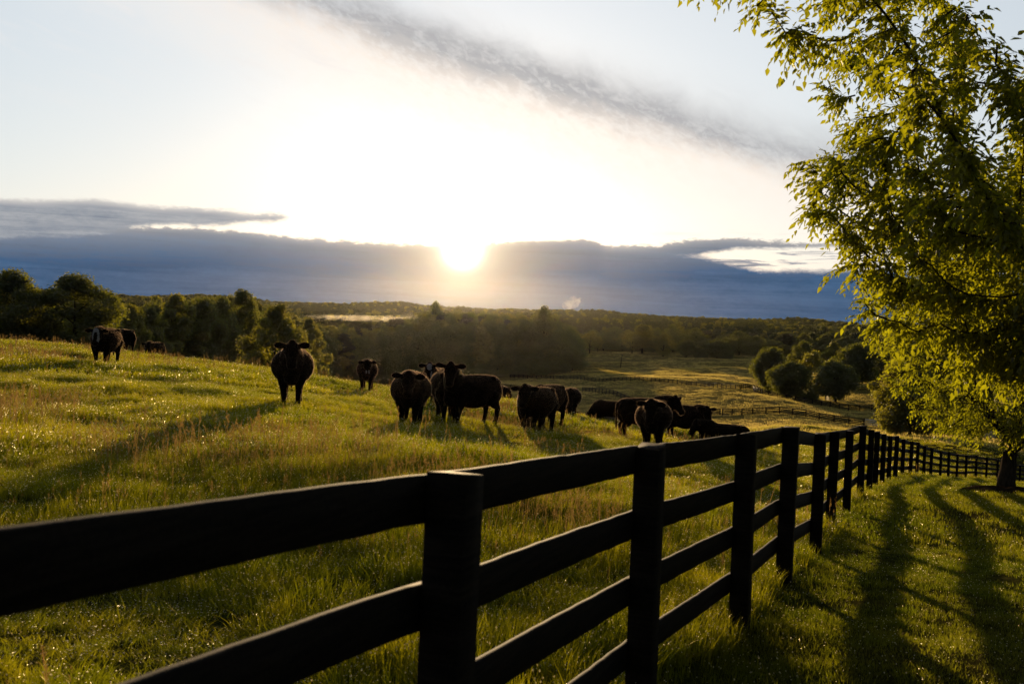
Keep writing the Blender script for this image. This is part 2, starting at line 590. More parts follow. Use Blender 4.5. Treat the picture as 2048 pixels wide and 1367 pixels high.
    sunw = mix_col(nt, 1.0, (1.0, 0.72, 0.38), comb(c3, c3, c3), 'MULTIPLY')
    col = mix_col(nt, 1.0, col, sunc, 'ADD')
    col = mix_col(nt, 1.0, col, sunw, 'ADD')
    nt.links.new(col, bg.inputs['Color'])
    bg.inputs['Strength'].default_value = 0.68
    w.cycles.sampling_method = 'MANUAL'
    w.cycles.sample_map_resolution = 1024


build_sky()
sun_data = bpy.data.lights.new('sun', 'SUN')
sun_data.energy = 5.0
sun_data.angle = R(0.5)
sun_data.color = (1.0, 0.70, 0.36)
sun = bpy.data.objects.new('sun', sun_data)
COL.objects.link(sun)
sun.rotation_euler = Vector(SUN_DIR).to_track_quat('Z', 'Y').to_euler()
sun.location = (0, 0, 60)

scene.view_settings.view_transform = 'Standard'
scene.view_settings.look = 'None'
scene.view_settings.exposure = 0.4
scene.view_settings.gamma = 1.0
scene.render.engine = 'CYCLES'
cy = scene.cycles
cy.use_denoising = True
cy.max_bounces = 5
cy.diffuse_bounces = 2
cy.glossy_bounces = 2
cy.transmission_bounces = 4
cy.transparent_max_bounces = 8
cy.volume_bounces = 0
cy.sample_clamp_indirect = 3.0
cy.use_adaptive_sampling = True
cy.adaptive_threshold = 0.01
# ------------------------------------------------------------------ fences
def mat_fence(name='black_fence_paint', wear=1.0):
    mt, nt, out = new_mat(name)
    geo = nt.nodes.new('ShaderNodeNewGeometry')
    tc = nt.nodes.new('ShaderNodeTexCoord')
    n1 = noise_node(nt, geo.outputs['Position'], 14.0, 8, 0.65)
    n2 = noise_node(nt, geo.outputs['Position'], 90.0, 4, 0.6)
    sepn = nt.nodes.new('ShaderNodeSeparateXYZ')
    nt.links.new(geo.outputs['Normal'], sepn.inputs[0])
    up = S(nt, sepn.outputs[2])
    bare = (up.step(0.5, 0.95) * (n1.step(0.46, 0.66) * 0.7 + 0.02) + n1.step(0.66, 0.74) * 0.18) * wear
    mpg = nt.nodes.new('ShaderNodeMapping')
    mpg.inputs['Scale'].default_value = (3, 3, 45)
    nt.links.new(geo.outputs['Position'], mpg.inputs[0])
    grain = noise_node(nt, mpg.outputs[0], 1.0, 8, 0.7)
    paint = mix_col(nt, (grain * 0.7 + n2 * 0.3).step(0.35, 0.7), (0.006, 0.0045, 0.0035), (0.026, 0.018, 0.012))
    wood = mix_col(nt, n2, (0.045, 0.028, 0.020), (0.16, 0.105, 0.075))
    c = mix_col(nt, bare.sat(), paint, wood)
    b = nt.nodes.new('ShaderNodeBsdfPrincipled')
    nt.links.new(c, b.inputs['Base Color'])
    b.inputs['Roughness'].default_value = 0.8
    b.inputs['Specular IOR Level'].default_value = 0.10
    bump = nt.nodes.new('ShaderNodeBump')
    bump.inputs['Strength'].default_value = 0.5
    bump.inputs['Distance'].default_value = 0.004
    nt.links.new((n1 * 0.6 + n2 * 0.4).s, bump.inputs['Height'])
    nt.links.new(bump.outputs[0], b.inputs['Normal'])
    nt.links.new(b.outputs[0], out.inputs['Surface'])
    return mt


M_FENCE = mat_fence()
M_FENCE_FAR = mat_fence('black_fence_paint_weathered', 0.4)


def plank(mb, pts, up_offs, h, th, side, wob=0.0, notch=None):
    """A board through pts (post positions, ground z): its top edge lies up_offs above them; nailed on SIDE (unit 2-D normal) of the posts."""
    pts = np.asarray(pts, float)
    n = len(pts)
    t = np.gradient(pts, axis=0)
    t /= np.linalg.norm(t, axis=1)[:, None]
    nrm = np.stack([-t[:, 1], t[:, 0], np.zeros(n)], -1)
    nrm /= np.linalg.norm(nrm, axis=1)[:, None]
    nrm *= side
    up = np.array([0, 0, 1.0])
    rings = []
    e = 0.004
    vn = vnoise(np.arange(n) * 0.55, np.full(n, h * 977.0 + pts[0][0]), 8) + 0.6 * vnoise(np.arange(n) * 1.7, np.full(n, h * 977.0), 9) if wob else None
    for i in range(n):
        p = pts[i] + up * (up_offs[i] if hasattr(up_offs, '__len__') else up_offs)
        a = nrm[i]
        hh = h * (1 + wob * (vn[i] if vn is not None else 0))
        rings.append([p + a * 0.0 - up * e, p + a * e, p + a * (th - e), p + a * th - up * e,
                      p + a * th - up * (hh - e), p + a * (th - e) - up * hh, p + a * e - up * hh, p - up * (hh - e)])
    mb.loft(np.array(rings))


def subdiv(pts, k):
    pts = np.asarray(pts, float)
    out = []
    for a, b in zip(pts[:-1], pts[1:]):
        for i in range(k):
            out.append(a + (b - a) * i / k)
    out.append(pts[-1])
    return np.array(out)


def post_mesh(w, h, below=0.35, lean=(0, 0), cut=0.0, seg=1, face=0.0):
    """Square sawn post with slightly rounded arrises and a sloped, weathered top."""
    mb = MB()
    r = w / 2
    c = r * 0.94
    base = np.array([(-c, -r), (c, -r), (r, -c), (r, c), (c, r), (-c, r), (-r, c), (-r, -c)])
    ca, sa = math.cos(face), math.sin(face)
    base = base @ np.array([[ca, sa], [-sa, ca]])
    rings = []
    for z, k in ((-below, 1.02), (h * 0.3, 1.0), (h * 0.7, 0.99), (h - 0.006, 0.985), (h, 0.95)):
        ring = [(x * k + lean[0] * z, y * k + lean[1] * z, z + (cut * (x * ca + y * sa) / r if z > h - 0.05 else 0)) for x, y in base]
        rings.append(ring)
    mb.loft(np.array(rings))
    return mb.mesh('post')


def build_fence(name, label, group, posts, rails, rail_h, post_w, post_h, side, mat, spans=2, jitter=0.01, rail_th=0.028, over=0.05, near=False, seed=1):
    """posts: (x, y, z) feet. rails: heights of each board's top edge below the post top. Boards run over SPANS bays with staggered joints."""
    rg = random.Random(seed)
    posts = np.asarray(posts, float)
    root = empty(name, posts[0])
    tag(root, label, 'fence', group)
    org = posts[0]
    rel = posts - org
    t = np.gradient(rel, axis=0)
    for i, p in enumerate(rel):
        face = math.atan2(t[i][1], t[i][0])
        lean = (rg.uniform(-1, 1) * jitter, rg.uniform(-1, 1) * jitter)
        w = post_w * rg.uniform(0.94, 1.06)
        me = post_mesh(w, post_h + rg.uniform(-0.010, 0.004), lean=lean, cut=rg.uniform(-0.012, 0.012), face=face)
        obj('post', me, mat, root, p)
    nrm = np.stack([-t[:, 1], t[:, 0]], -1)
    nrm /= np.linalg.norm(nrm, axis=1)[:, None]
    n = len(rel)
    for ri, drop in enumerate(rails):
        i = -(ri % spans)
        while i < n - 1:
            a, b = max(i, 0), min(i + spans, n - 1)
            if b > a:
                idx = np.arange(a, b + 1)
                base = rel[idx].copy()
                base[:, :2] += nrm[idx] * side * post_w * 0.5
                # butt joints stop a few millimetres short of the middle of the post
                d0, d1 = base[1] - base[0], base[-1] - base[-2]
                d0 /= np.linalg.norm(d0)
                d1 /= np.linalg.norm(d1)
                base[0] += d0 * (0.004 if a > 0 else -over)
                base[-1] -= d1 * (0.004 if b < n - 1 else -over)
                offs = [post_h - drop + rg.uniform(-1, 1) * 0.006 for _ in idx]
                if near:
                    k = 22
                    base = subdiv(base, k)
                    offs = np.interp(np.linspace(0, len(idx) - 1, len(base)), np.arange(len(idx)), offs)
                    ph, s = rg.uniform(0, 6.28), rg.uniform(0.6, 1.2)
                    xx = np.linspace(0, len(idx) - 1, len(base))
                    offs = offs + 0.0018 * np.sin(xx * 5.1 * s + ph) + 0.0012 * np.sin(xx * 13 * s + ph * 2) + np.array([rg.gauss(0, 0.0011) for _ in xx])
                mb = MB()
                plank(mb, base, offs, rail_h * rg.uniform(0.97, 1.03), rail_th, side, wob=0.022 if near else 0.0)
                obj('rail', mb.mesh('rail'), mat, root)
            i += spans
    return root


# --- near fence: four boards, weathered black
near_posts = []
line = []
for px, d, py in POSTS:
    p = place(px, py if py else 900, d)
    line.append((p[0], p[1]))
d0 = np.array(line[1]) - np.array(line[0])
d0 /= np.linalg.norm(d0)
line = [tuple(np.array(line[0]) - d0 * 2.42 * k) for k in (3, 2, 1)] + line
FENCE_XY = np.array(line)
near_posts = [(x, y, gz(x, y)) for x, y in line]
near_fence = build_fence('board_fence', 'black four-board fence running from close up along the meadow past the young tree', None,
                         near_posts, (0.006, 0.336, 0.666, 0.996), 0.142, 0.128, POST_H, 1, M_FENCE, near=True, seed=4)


def trace(pts, spacing, jit=0.0):
    """(px, py, depth) of a fence's foot line -> evenly spaced post feet on the ground."""
    P = np.array([place(*q)[:2] for q in pts])
    seg = np.linalg.norm(np.diff(P, axis=0), axis=1)
    s = np.concatenate([[0], np.cumsum(seg)])
    n = max(2, int(round(s[-1] / spacing)) + 1)
    u = np.linspace(0, s[-1], n)
    x, y = np.interp(u, s, P[:, 0]), np.interp(u, s, P[:, 1])
    z = ground(x, y)
    return list(zip(x, y, z))


R3 = (0.03, 0.36, 0.69, 1.0)
FAR_FENCES = [
    ('black board fence crossing the far pasture below the pole', [(1020, 754.5, 420), (1100, 756, 400), (1200, 759, 362), (1280, 763, 335), (1400, 772, 298), (1480, 780, 272)], 2.9),
    ('dim short board fence below the wood, ending behind the two close-standing cows', [(985, 779, 330), (1060, 781, 318), (1136, 784, 306)], 2.9),
    ('dim board fence slanting down behind the grazing cows to the white-gated line', [(1165, 788, 300), (1260, 804, 262), (1330, 814, 240), (1400, 822, 222), (1440, 826, 215)], 2.9),
    ('three-railed fence arching over the rise with pale gates in its line', [(1445, 826, 214), (1500, 827.5, 207), (1560, 828.5, 203), (1640, 835, 197), (1728, 849, 192)], 2.8),
    ('dark fence going on beyond the pale gate toward the young tree', [(1781, 850.5, 188), (1850, 856, 184), (1915, 864, 178)], 2.8),
    ('curved lane fence in front of the clump of round trees', [(1507, 783, 268), (1512, 786, 264), (1530, 790, 261), (1600, 804, 252), (1700, 819, 238), (1800, 826, 230), (1920, 834, 221)], 2.8),
    ('fence joining the pasture line to the clump of round trees', [(1482, 780, 274), (1500, 783, 285), (1540, 786, 296)], 2.9),
    ('far fence beyond the round trees on the sunlit strip', [(1725, 768, 318), (1760, 766, 322), (1800, 770, 312)], 2.9),
    ('short fence glimpsed between two cows at the foot of the wood', [(745, 772, 400), (770, 771.5, 402), (792, 771, 404)], 2.9),
]
for i, (lab, pts, sp) in enumerate(FAR_FENCES):
    build_fence('pasture_fence', lab, None, trace(pts, sp), R3, 0.20, 0.20, 1.42, -1, M_FENCE_FAR, spans=2, rail_th=0.05, jitter=0.015, seed=20 + i)


def mat_pale():
    mt, nt, out = new_mat('galvanised_pale')
    b = nt.nodes.new('ShaderNodeBsdfPrincipled')
    n = noise_node(nt, None, 6.0)
    c = mix_col(nt, n, (0.42, 0.40, 0.37), (0.62, 0.60, 0.56))
    nt.links.new(c, b.inputs['Base Color'])
    b.inputs['Roughness'].default_value = 0.55
    b.inputs['Metallic'].default_value = 0.3
    nt.links.new(b.outputs[0], out.inputs['Surface'])
    return mt


M_PALE = mat_pale()


def gate(label, a, b):
    A, B = place(*a), place(*b)
    A[2], B[2] = gz(A[0], A[1]), gz(B[0], B[1])
    root = empty('field_gate', A)
    tag(root, label, 'gate', 'pale field gates in the pasture fences')
    L = B - A
    hgt = 1.35
    fr = MB()
    for u in (0.02, 0.98):
        fr.tube([L * u + (0, 0, 0.15), L * u + (0, 0, hgt)], 0.045, 6)
    fr.tube([L * 0.02 + (0, 0, 0.2), L * 0.5 + (0, 0, hgt)], 0.03, 6)
    fr.tube([L * 0.98 + (0, 0, 0.2), L * 0.5 + (0, 0, hgt)], 0.03, 6)
    obj('gate_frame', fr.mesh('gate_frame'), M_PALE, root)
    for z in (0.28, 0.56, 0.86, 1.16, 1.33):
        bar = MB()
        plank(bar, [L * 0.02, L * 0.98], z + 0.06, 0.12, 0.03, -1)
        obj('bar', bar.mesh('bar'), M_PALE, root)
    for u, nm in ((-0.02, 'hinge_post'), (1.02, 'latch_post')):
        obj(nm, post_mesh(0.17, 1.5), M_FENCE_FAR, root, L * u)
    return root


gate('wide pale gate standing in the fence line on the rise', (1729, 849, 192), (1780, 850.5, 188))
gate('low pale gate half hidden behind the young tree', (1918, 864.5, 178), (1992, 879, 165))
gate('small sunlit gate under the rounded trees', (1651, 800, 262), (1671, 803, 258))
gate('bright little gate where the lane fence begins to curve', (1509, 787, 266), (1524, 790, 262))


def pole(label, px, py0, py1, d, lean):
    p = place(px, py1, d)
    p[2] = gz(p[0], p[1])
    h = (py1 - py0) / FPX * d
    root = empty('utility_pole', p)
    tag(root, label, 'pole')
    mb = MB()
    mb.tube([(0, 0, -0.5), (lean * h * 0.5, 0, h * 0.5), (lean * h, 0, h)], (0.2, 0.17, 0.14), 8)
    obj('shaft', mb.mesh('shaft', True), M_FENCE_FAR, root)
    mb = MB()
    plank(mb, [(lean * h - 0.7, 0.15, h - 0.5), (lean * h + 0.7, 0.15, h - 0.5)], 0.1, 0.12, 0.1, 1)
    obj('crossarm', mb.mesh('crossarm'), M_FENCE_FAR, root)


pole('bare leaning pole standing alone in the far pasture', 1241, 701, 727, 470, 0.1)
# ------------------------------------------------------------------ trees


def mat_leaf(name, c1, c2, trans, tcol, rough=0.45, gloss=0.06, nscale=0.5):
    mt, nt, out = new_mat(name)
    geo = nt.nodes.new('ShaderNodeNewGeometry')
    info = nt.nodes.new('ShaderNodeObjectInfo')
    n = noise_node(nt, geo.outputs['Position'], nscale, 3)
    c = mix_col(nt, (n.step(0.3, 0.7) * 0.7 + S(nt, info.outputs['Random']) * 0.3), c1, c2)
    d = nt.nodes.new('ShaderNodeBsdfDiffuse')
    nt.links.new(c, d.inputs['Color'])
    t = nt.nodes.new('ShaderNodeBsdfTranslucent')
    tc = mix_col(nt, n.step(0.35, 0.65), tcol, tuple(x * 0.72 for x in tcol))
    nt.links.new(tc, t.inputs['Color'])
    mx = nt.nodes.new('ShaderNodeMixShader')
    mx.inputs[0].default_value = trans
    nt.links.new(d.outputs[0], mx.inputs[1])
    nt.links.new(t.outputs[0], mx.inputs[2])
    g = nt.nodes.new('ShaderNodeBsdfGlossy')
    g.inputs['Roughness'].default_value = rough
    g.inputs['Color'].default_value = (1, 1, 1, 1)
    mg = nt.nodes.new('ShaderNodeMixShader')
    mg.inputs[0].default_value = gloss
    nt.links.new(mx.outputs[0], mg.inputs[1])
    nt.links.new(g.outputs[0], mg.inputs[2])
    nt.links.new(mg.outputs[0], out.inputs['Surface'])
    return mt


def mat_bark(name, c1=(0.028, 0.022, 0.017), c2=(0.070, 0.055, 0.042)):
    mt, nt, out = new_mat(name)
    tc = nt.nodes.new('ShaderNodeTexCoord')
    mp = nt.nodes.new('ShaderNodeMapping')
    mp.inputs['Scale'].default_value = (6, 6, 1.5)
    nt.links.new(tc.outputs['Object'], mp.inputs[0])
    n = noise_node(nt, mp.outputs[0], 4.0, 7, 0.65)
    c = mix_col(nt, n.step(0.3, 0.7), c1, c2)
    d = nt.nodes.new('ShaderNodeBsdfDiffuse')
    nt.links.new(c, d.inputs['Color'])
    bump = nt.nodes.new('ShaderNodeBump')
    bump.inputs['Strength'].default_value = 0.8
    bump.inputs['Distance'].default_value = 0.02
    nt.links.new(n.s, bump.inputs['Height'])
    nt.links.new(bump.outputs[0], d.inputs['Normal'])
    nt.links.new(d.outputs[0], out.inputs['Surface'])
    return mt


M_BARK = mat_bark('bark')
M_LEAF_NEAR = mat_leaf('zelkova_leaf', (0.020, 0.032, 0.004), (0.036, 0.048, 0.006), 0.55, (0.50, 0.51, 0.010), 0.4, 0.03, 3.0)
M_LEAF_OAK = mat_leaf('oak_leaf', (0.022, 0.034, 0.006), (0.040, 0.050, 0.010), 0.44, (0.31, 0.31, 0.012), nscale=0.2)
M_LEAF_LIME = mat_leaf('pale_leaf', (0.034, 0.046, 0.007), (0.058, 0.062, 0.012), 0.48, (0.44, 0.40, 0.018), nscale=0.2)
M_LEAF_PINE = mat_leaf('pine_needle', (0.018, 0.026, 0.008), (0.034, 0.038, 0.012), 0.35, (0.16, 0.14, 0.016), nscale=0.2)


def leaf_quads(cent, dirs, up, length, width, fold=0.18):
    """Folded pointed leaves: two four-sided halves along a midrib. All arrays (n,3) / (n,)."""
    n = len(cent)
    dirs = dirs / (np.linalg.norm(dirs, axis=1)[:, None] + 1e-9)
    s = np.cross(dirs, up)
    s /= np.linalg.norm(s, axis=1)[:, None] + 1e-9
    nn = np.cross(s, dirs)
    L, Wd = length[:, None], width[:, None]
    b = cent
    tip = cent + dirs * L - nn * L * 0.12
    l1 = cent + dirs * L * 0.30 + s * Wd * 0.5 + nn * Wd * fold
    l2 = cent + dirs * L * 0.62 + s * Wd * 0.36 + nn * Wd * fold * 0.5 - nn * L * 0.03
    r1 = cent + dirs * L * 0.30 - s * Wd * 0.5 + nn * Wd * fold
    r2 = cent + dirs * L * 0.62 - s * Wd * 0.36 + nn * Wd * fold * 0.5 - nn * L * 0.03
    v = np.stack([b, l1, l2, tip, r2, r1], 1).reshape(-1, 3)
    k = np.arange(n)[:, None] * 6
    q = np.concatenate([k + np.array([[0, 1, 2, 3]]), k + np.array([[0, 3, 4, 5]])])
    return v, q


def unit(n):
    v = RNG.normal(size=(n, 3))
    return v / np.linalg.norm(v, axis=1)[:, None]


def grown_tree(seed, base, trunk_top, trunk_r, env, n_attr, step, infl, kill, iters, leaf_len, leaf_w, twigs, per_twig, twig_len, droop=0.5,
               limb_seeds=None, rfac=0.0062, rexp=0.5, minr=0.004, keep=None):
    """Space-colonisation tree. env(n) -> attraction points in the tree's own frame (base at the origin). Returns (wood MB, leaf verts, leaf quads)."""
    rng = np.random.default_rng(seed)
    attr = env(rng, n_attr)
    pos = [np.array([0.0, 0.0, -0.3])]
    par = [-1]
    tt = np.asarray(trunk_top, float)
    nseg = max(4, int(np.linalg.norm(tt) / (step * 1.5)))
    for i in range(1, nseg + 1):
        u = i / nseg
        pos.append(tt * u + np.array([0.05 * math.sin(u * 5 + seed), 0.05 * math.cos(u * 4 + seed), 0]) * u)
        par.append(len(pos) - 2)
    top = len(pos) - 1
    if limb_seeds:
        for ld, ln in limb_seeds:
            ld = np.asarray(ld, float)
            ld /= np.linalg.norm(ld)
            k = top - rng.integers(0, 2)
            cur = pos[k]
            for j in range(int(ln / step)):
                cur = cur + ld * step + rng.normal(size=3) * step * 0.07
                ld = ld + np.array([0, 0, -0.004])
                pos.append(cur)
                par.append(k)
                k = len(pos) - 1
    alive = np.ones(len(attr), bool)
    best_d = np.full(len(attr), 1e9)
    best_i = np.zeros(len(attr), int)
    new0 = 0
    for it in range(iters):
        P = np.array(pos[new0:])
        for s in range(0, len(P), 200):
            d = np.linalg.norm(attr[:, None] - P[None, s:s + 200], axis=2)
            m_ = d.argmin(1)
            dm = d[np.arange(len(attr)), m_]
            u = dm < best_d
            best_d[u] = dm[u]
            best_i[u] = m_[u] + s + new0
        new0 = len(pos)
        alive &= best_d > kill
        act = alive & (best_d < infl)
        if not act.any():
            break
        ids = best_i[act]
        pa = np.array(pos)
        dv = attr[act] - pa[ids]
        dv /= np.linalg.norm(dv, axis=1)[:, None]
        uniq, inv = np.unique(ids, return_inverse=True)
        acc = np.zeros((len(uniq), 3))
        np.add.at(acc, inv, dv)
        acc += rng.normal(size=acc.shape) * 0.25
        acc /= np.linalg.norm(acc, axis=1)[:, None] + 1e-9
        for k, dd in zip(uniq, acc):
            pos.append(pa[k] + dd * step)
            par.append(int(k))
    pos = np.array(pos)
    par = np.array(par)
    n = len(pos)
    # pipe-model radii
    tipn = np.zeros(n)
    kids = [[] for _ in range(n)]
    for i in range(n - 1, 0, -1):
        kids[par[i]].append(i)
    for i in range(n - 1, -1, -1):
        tipn[i] = 1 if not kids[i] else sum(tipn[k] for k in kids[i])
    rad = minr + rfac * tipn ** rexp
    rad = np.minimum(rad, trunk_r)
    for i in range(nseg + 1):
        u = i / nseg
        rad[i] = trunk_r * (1.0 - 0.22 * u) * (1.0 + 0.6 * math.exp(-u * 9))
    wood = MB()
    # chains
    done = np.zeros(n, bool)
    stack = [0]
    while stack:
        i = stack.pop()
        chain = [i]
        k = i
        while kids[k]:
            c = max(kids[k], key=lambda q: tipn[q])
            for o_ in kids[k]:
                if o_ != c:
                    stack.append(o_)
            k = c
            chain.append(k)
        pts = [pos[par[i]]] if par[i] >= 0 else []
        rr = [min(rad[par[i]], rad[i] * 1.15)] if par[i] >= 0 else []
        pts += [pos[q] for q in chain]
        rr += [rad[q] for q in chain]
        if len(pts) < 2:
            continue
        if keep is not None and not keep(np.array(pts[-2:])).any() and rr[0] < 0.06:
            continue
        wood.tube(pts, rr, seg=9 if rr[0] > 0.05 else (6 if rr[0] > 0.015 else 4))
    # leaves on thin wood
    thin = np.where((tipn <= 6) & (np.arange(n) > nseg))[0]
    dirs = pos - pos[np.maximum(par, 0)]
    dirs /= np.linalg.norm(dirs, axis=1)[:, None] + 1e-9
    if keep is not None:
        thin = thin[keep(pos[thin])]
    src = np.repeat(thin, twigs)
    m_ = len(src)
    tdir = dirs[src] + rng.normal(size=(m_, 3)) * 0.75 + np.array([0, 0, -droop])
    tdir /= np.linalg.norm(tdir, axis=1)[:, None]
    tl = twig_len * rng.uniform(0.6, 1.25, m_)
    tb = pos[src] + (pos[np.maximum(par[src], 0)] - pos[src]) * rng.uniform(0, 1, m_)[:, None]
    for k in range(m_):
        if (not wood.v) or (k % 3 == 0):
            e = tb[k] + tdir[k] * tl[k]
            wood.tube([tb[k], e], (0.0028, 0.001), 3, cap=False)
    u = (np.arange(per_twig) + 0.6) / per_twig
    ctr = tb[:, None] + tdir[:, None] * (tl[:, None] * u[None])[:, :, None]
    ctr = ctr + np.array([0, 0, -1.0]) * (u[None, :, None] ** 2) * tl[:, None, None] * 0.25
    sidev = np.cross(tdir, np.array([0, 0, 1.0]))
    sidev /= np.linalg.norm(sidev, axis=1)[:, None] + 1e-9
    alt = np.where(np.arange(per_twig) % 2 == 0, 1.0, -1.0)
    ld = tdir[:, None] * 0.75 + sidev[:, None] * alt[None, :, None] * 0.8 + np.array([0, 0, -0.65]) + rng.normal(size=(m_, per_twig, 3)) * 0.28
    ld = ld.reshape(-1, 3)
    ctr = ctr.reshape(-1, 3)
    N = len(ctr)
    up = np.array([[0, 0, 1.0]]) + rng.normal(size=(N, 3)) * 0.55
    ll = leaf_len * rng.uniform(0.6, 1.2, N)
    v, q = leaf_quads(ctr, ld, up, ll, ll * leaf_w * rng.uniform(0.8, 1.2, N))
    return wood, v, q


def tree_object(name, label, cat, group, base, wood, v, q, leafm, rz=0.0):
    root = empty(name, base, rz)
    tag(root, label, cat, group)
    obj('trunk', wood.mesh('trunk', True), M_BARK, root)
    obj('crown', mesh_np('crown', v, q), leafm, root)
    return root


# --- the big zelkova whose trunk stands just out of the frame
ta = place(2235, 1000, 9.5)
TA = np.array([ta[0], ta[1], gz(ta[0], ta[1])])


def env_a(rng, n):
    out = []
    while sum(len(o) for o in out) < n:
        p = rng.uniform(-1, 1, (n * 3, 3))
        z = (p[:, 2] + 1) / 2 * 7.0 + 2.0                      # height above the foot
        h = (z - 2.0) / 7.0
        rmax = np.interp(z, (2.0, 2.4, 3.2, 4.2, 5.3, 6.3, 7.2, 9.0), (1.2, 1.95, 2.6, 2.85, 3.25, 4.0, 4.8, 1.6))
        rr = np.hypot(p[:, 0], p[:, 1])
        a = np.arctan2(p[:, 1], p[:, 0])
        lump = 1 + 0.16 * np.sin(a * 5 + z * 1.9) + 0.10 * np.sin(a * 9 - z * 3.1)
        ok = (rr < 1) & (rr > np.where(z > 5.0, 0.52, 0.34))
        x = np.stack([p[:, 0] * rmax * lump, p[:, 1] * rmax * lump, z], -1)
        # clumped: reject by noise so that holes stay between the sprays
        cl = vnoise(x[:, 0] * 0.95 + x[:, 2] * 0.5, x[:, 1] * 0.95 - x[:, 2] * 0.8, 31)
        ok &= (cl > -0.18) | (rng.uniform(size=len(x)) < 0.07)
        out.append(x[ok])
    return np.concatenate(out)[:n]


def keep_a(pts):
    """Only the side of the crown that can be seen; the far-off side is left thin."""
    w = pts + TA
    return (w[:, 0] < 6.6) & (w[:, 2] < 6.6) & ((w[:, 1] < TA[1] + 1.6) | (w[:, 2] < TA[2] + 4.4))


limbs = []
for k in range(13):
    a = k / 13 * 2 * math.pi + 0.2
    limbs.append(((math.cos(a) * (0.55 + 0.25 * (k % 3)), math.sin(a) * (0.55 + 0.25 * (k % 3)), 1.0), 1.6 + 0.5 * (k % 3)))
wd, lv, lq = grown_tree(11, TA, (0.05, 0.0, 1.5), 0.17, env_a, 10000, 0.14, 1.7, 0.27, 75, 0.084, 0.45, 8, 8, 0.30, 0.5, limbs,
                        rfac=0.0042, rexp=0.5, keep=keep_a)
print('zelkova near leaves', len(lq) // 2)
tree_object('zelkova_tree', 'big leafy tree reaching over the fence, its sunlit sprays against the sky and trunk unseen', 'tree', None, TA, wd, lv, lq, M_LEAF_NEAR)

# --- young zelkova with the visible trunk by the lower fence
tb_ = place(2012, 985, 22.0)
TB = np.array([tb_[0], tb_[1], gz(tb_[0], tb_[1])])


def env_b(rng, n):
    out = []
    while sum(len(o) for o in out) < n:
        p = rng.uniform(-1, 1, (n * 3, 3))
        z = (p[:, 2] + 1) / 2 * 5.2 + 1.15
        h = (z - 1.15) / 5.2
        rmax = 1.45 + 1.55 * np.clip(h / 0.38, 0, 1) ** 0.8 - 1.8 * np.clip((h - 0.55) / 0.45, 0, 1) ** 2
        rr = np.hypot(p[:, 0], p[:, 1])
        a = np.arctan2(p[:, 1], p[:, 0])
        lump = 1 + 0.14 * np.sin(a * 6 + z * 2.3)
        ok = (rr < 1) & (rr > 0.3)
        x = np.stack([p[:, 0] * rmax * lump, p[:, 1] * rmax * lump, z], -1)
        cl = vnoise(x[:, 0] * 1.2 + x[:, 2] * 0.6, x[:, 1] * 1.2 - x[:, 2], 77)
        ok &= (cl > -0.22) | (rng.uniform(size=len(x)) < 0.15)
        out.append(x[ok])
    return np.concatenate(out)[:n]


limbs = []
for k in range(11):
    a = k / 11 * 2 * math.pi + 0.5
    limbs.append(((math.cos(a) * (0.5 + 0.3 * (k % 3)), math.sin(a) * (0.5 + 0.3 * (k % 3)), 1.0), 1.1 + 0.4 * (k % 3)))
wd, lv, lq = grown_tree(23, TB, (0.04, 0, 1.18), 0.19, env_b, 4600, 0.17, 1.6, 0.30, 55, 0.085, 0.42, 4, 7, 0.30, 0.3, limbs, rfac=0.006, rexp=0.52)
print('zelkova young leaves', len(lq) // 2)
young = tree_object('zelkova_tree', 'young vase-shaped tree standing on a mulch ring beside the lower run of the board fence', 'tree', None, TB, wd, lv, lq, M_LEAF_NEAR)

# mulch ring under it
mb = MB()
ang = np.linspace(0, 2 * math.pi, 40, endpoint=False)
rings = []
for rr, hh in ((0.95, -0.08), (0.9, 0.05), (0.6, 0.13), (0.25, 0.15)):
    ring = []
    for a in ang:
        k = rr * (1 + 0.08 * math.sin(a * 3 + 1) + 0.05 * math.sin(a * 7))
        x, y = TB[0] + math.cos(a) * k, TB[1] + math.sin(a) * k
        ring.append((x - TB[0], y - TB[1], gz(x, y) - TB[2] + hh + 0.02 * math.sin(a * 13)))
    rings.append(ring)
mb.loft(np.array(rings))
mt, nt, out_ = new_mat('bark_mulch')
geo = nt.nodes.new('ShaderNodeNewGeometry')
n_ = noise_node(nt, geo.outputs['Position'], 25.0, 5, 0.7)
d_ = nt.nodes.new('ShaderNodeBsdfDiffuse')
nt.links.new(mix_col(nt, n_, (0.012, 0.009, 0.007), (0.05, 0.035, 0.025)), d_.inputs['Color'])
b_ = nt.nodes.new('ShaderNodeBump')
b_.inputs['Distance'].default_value = 0.05
nt.links.new(n_.s, b_.inputs['Height'])
nt.links.new(b_.outputs[0], d_.inputs['Normal'])
nt.links.new(d_.outputs[0], out_.inputs[0])
tag(obj('mulch_ring', mb.mesh('mulch_ring', True), mt, None, TB), 'dark ring of bark mulch heaped round the young tree trunk', 'mulch ring', kind='structure')


M_LEAF_FAR = mat_leaf('far_leaf', (0.020, 0.030, 0.007), (0.036, 0.046, 0.011), 0.36, (0.17, 0.175, 0.014), nscale=0.03)


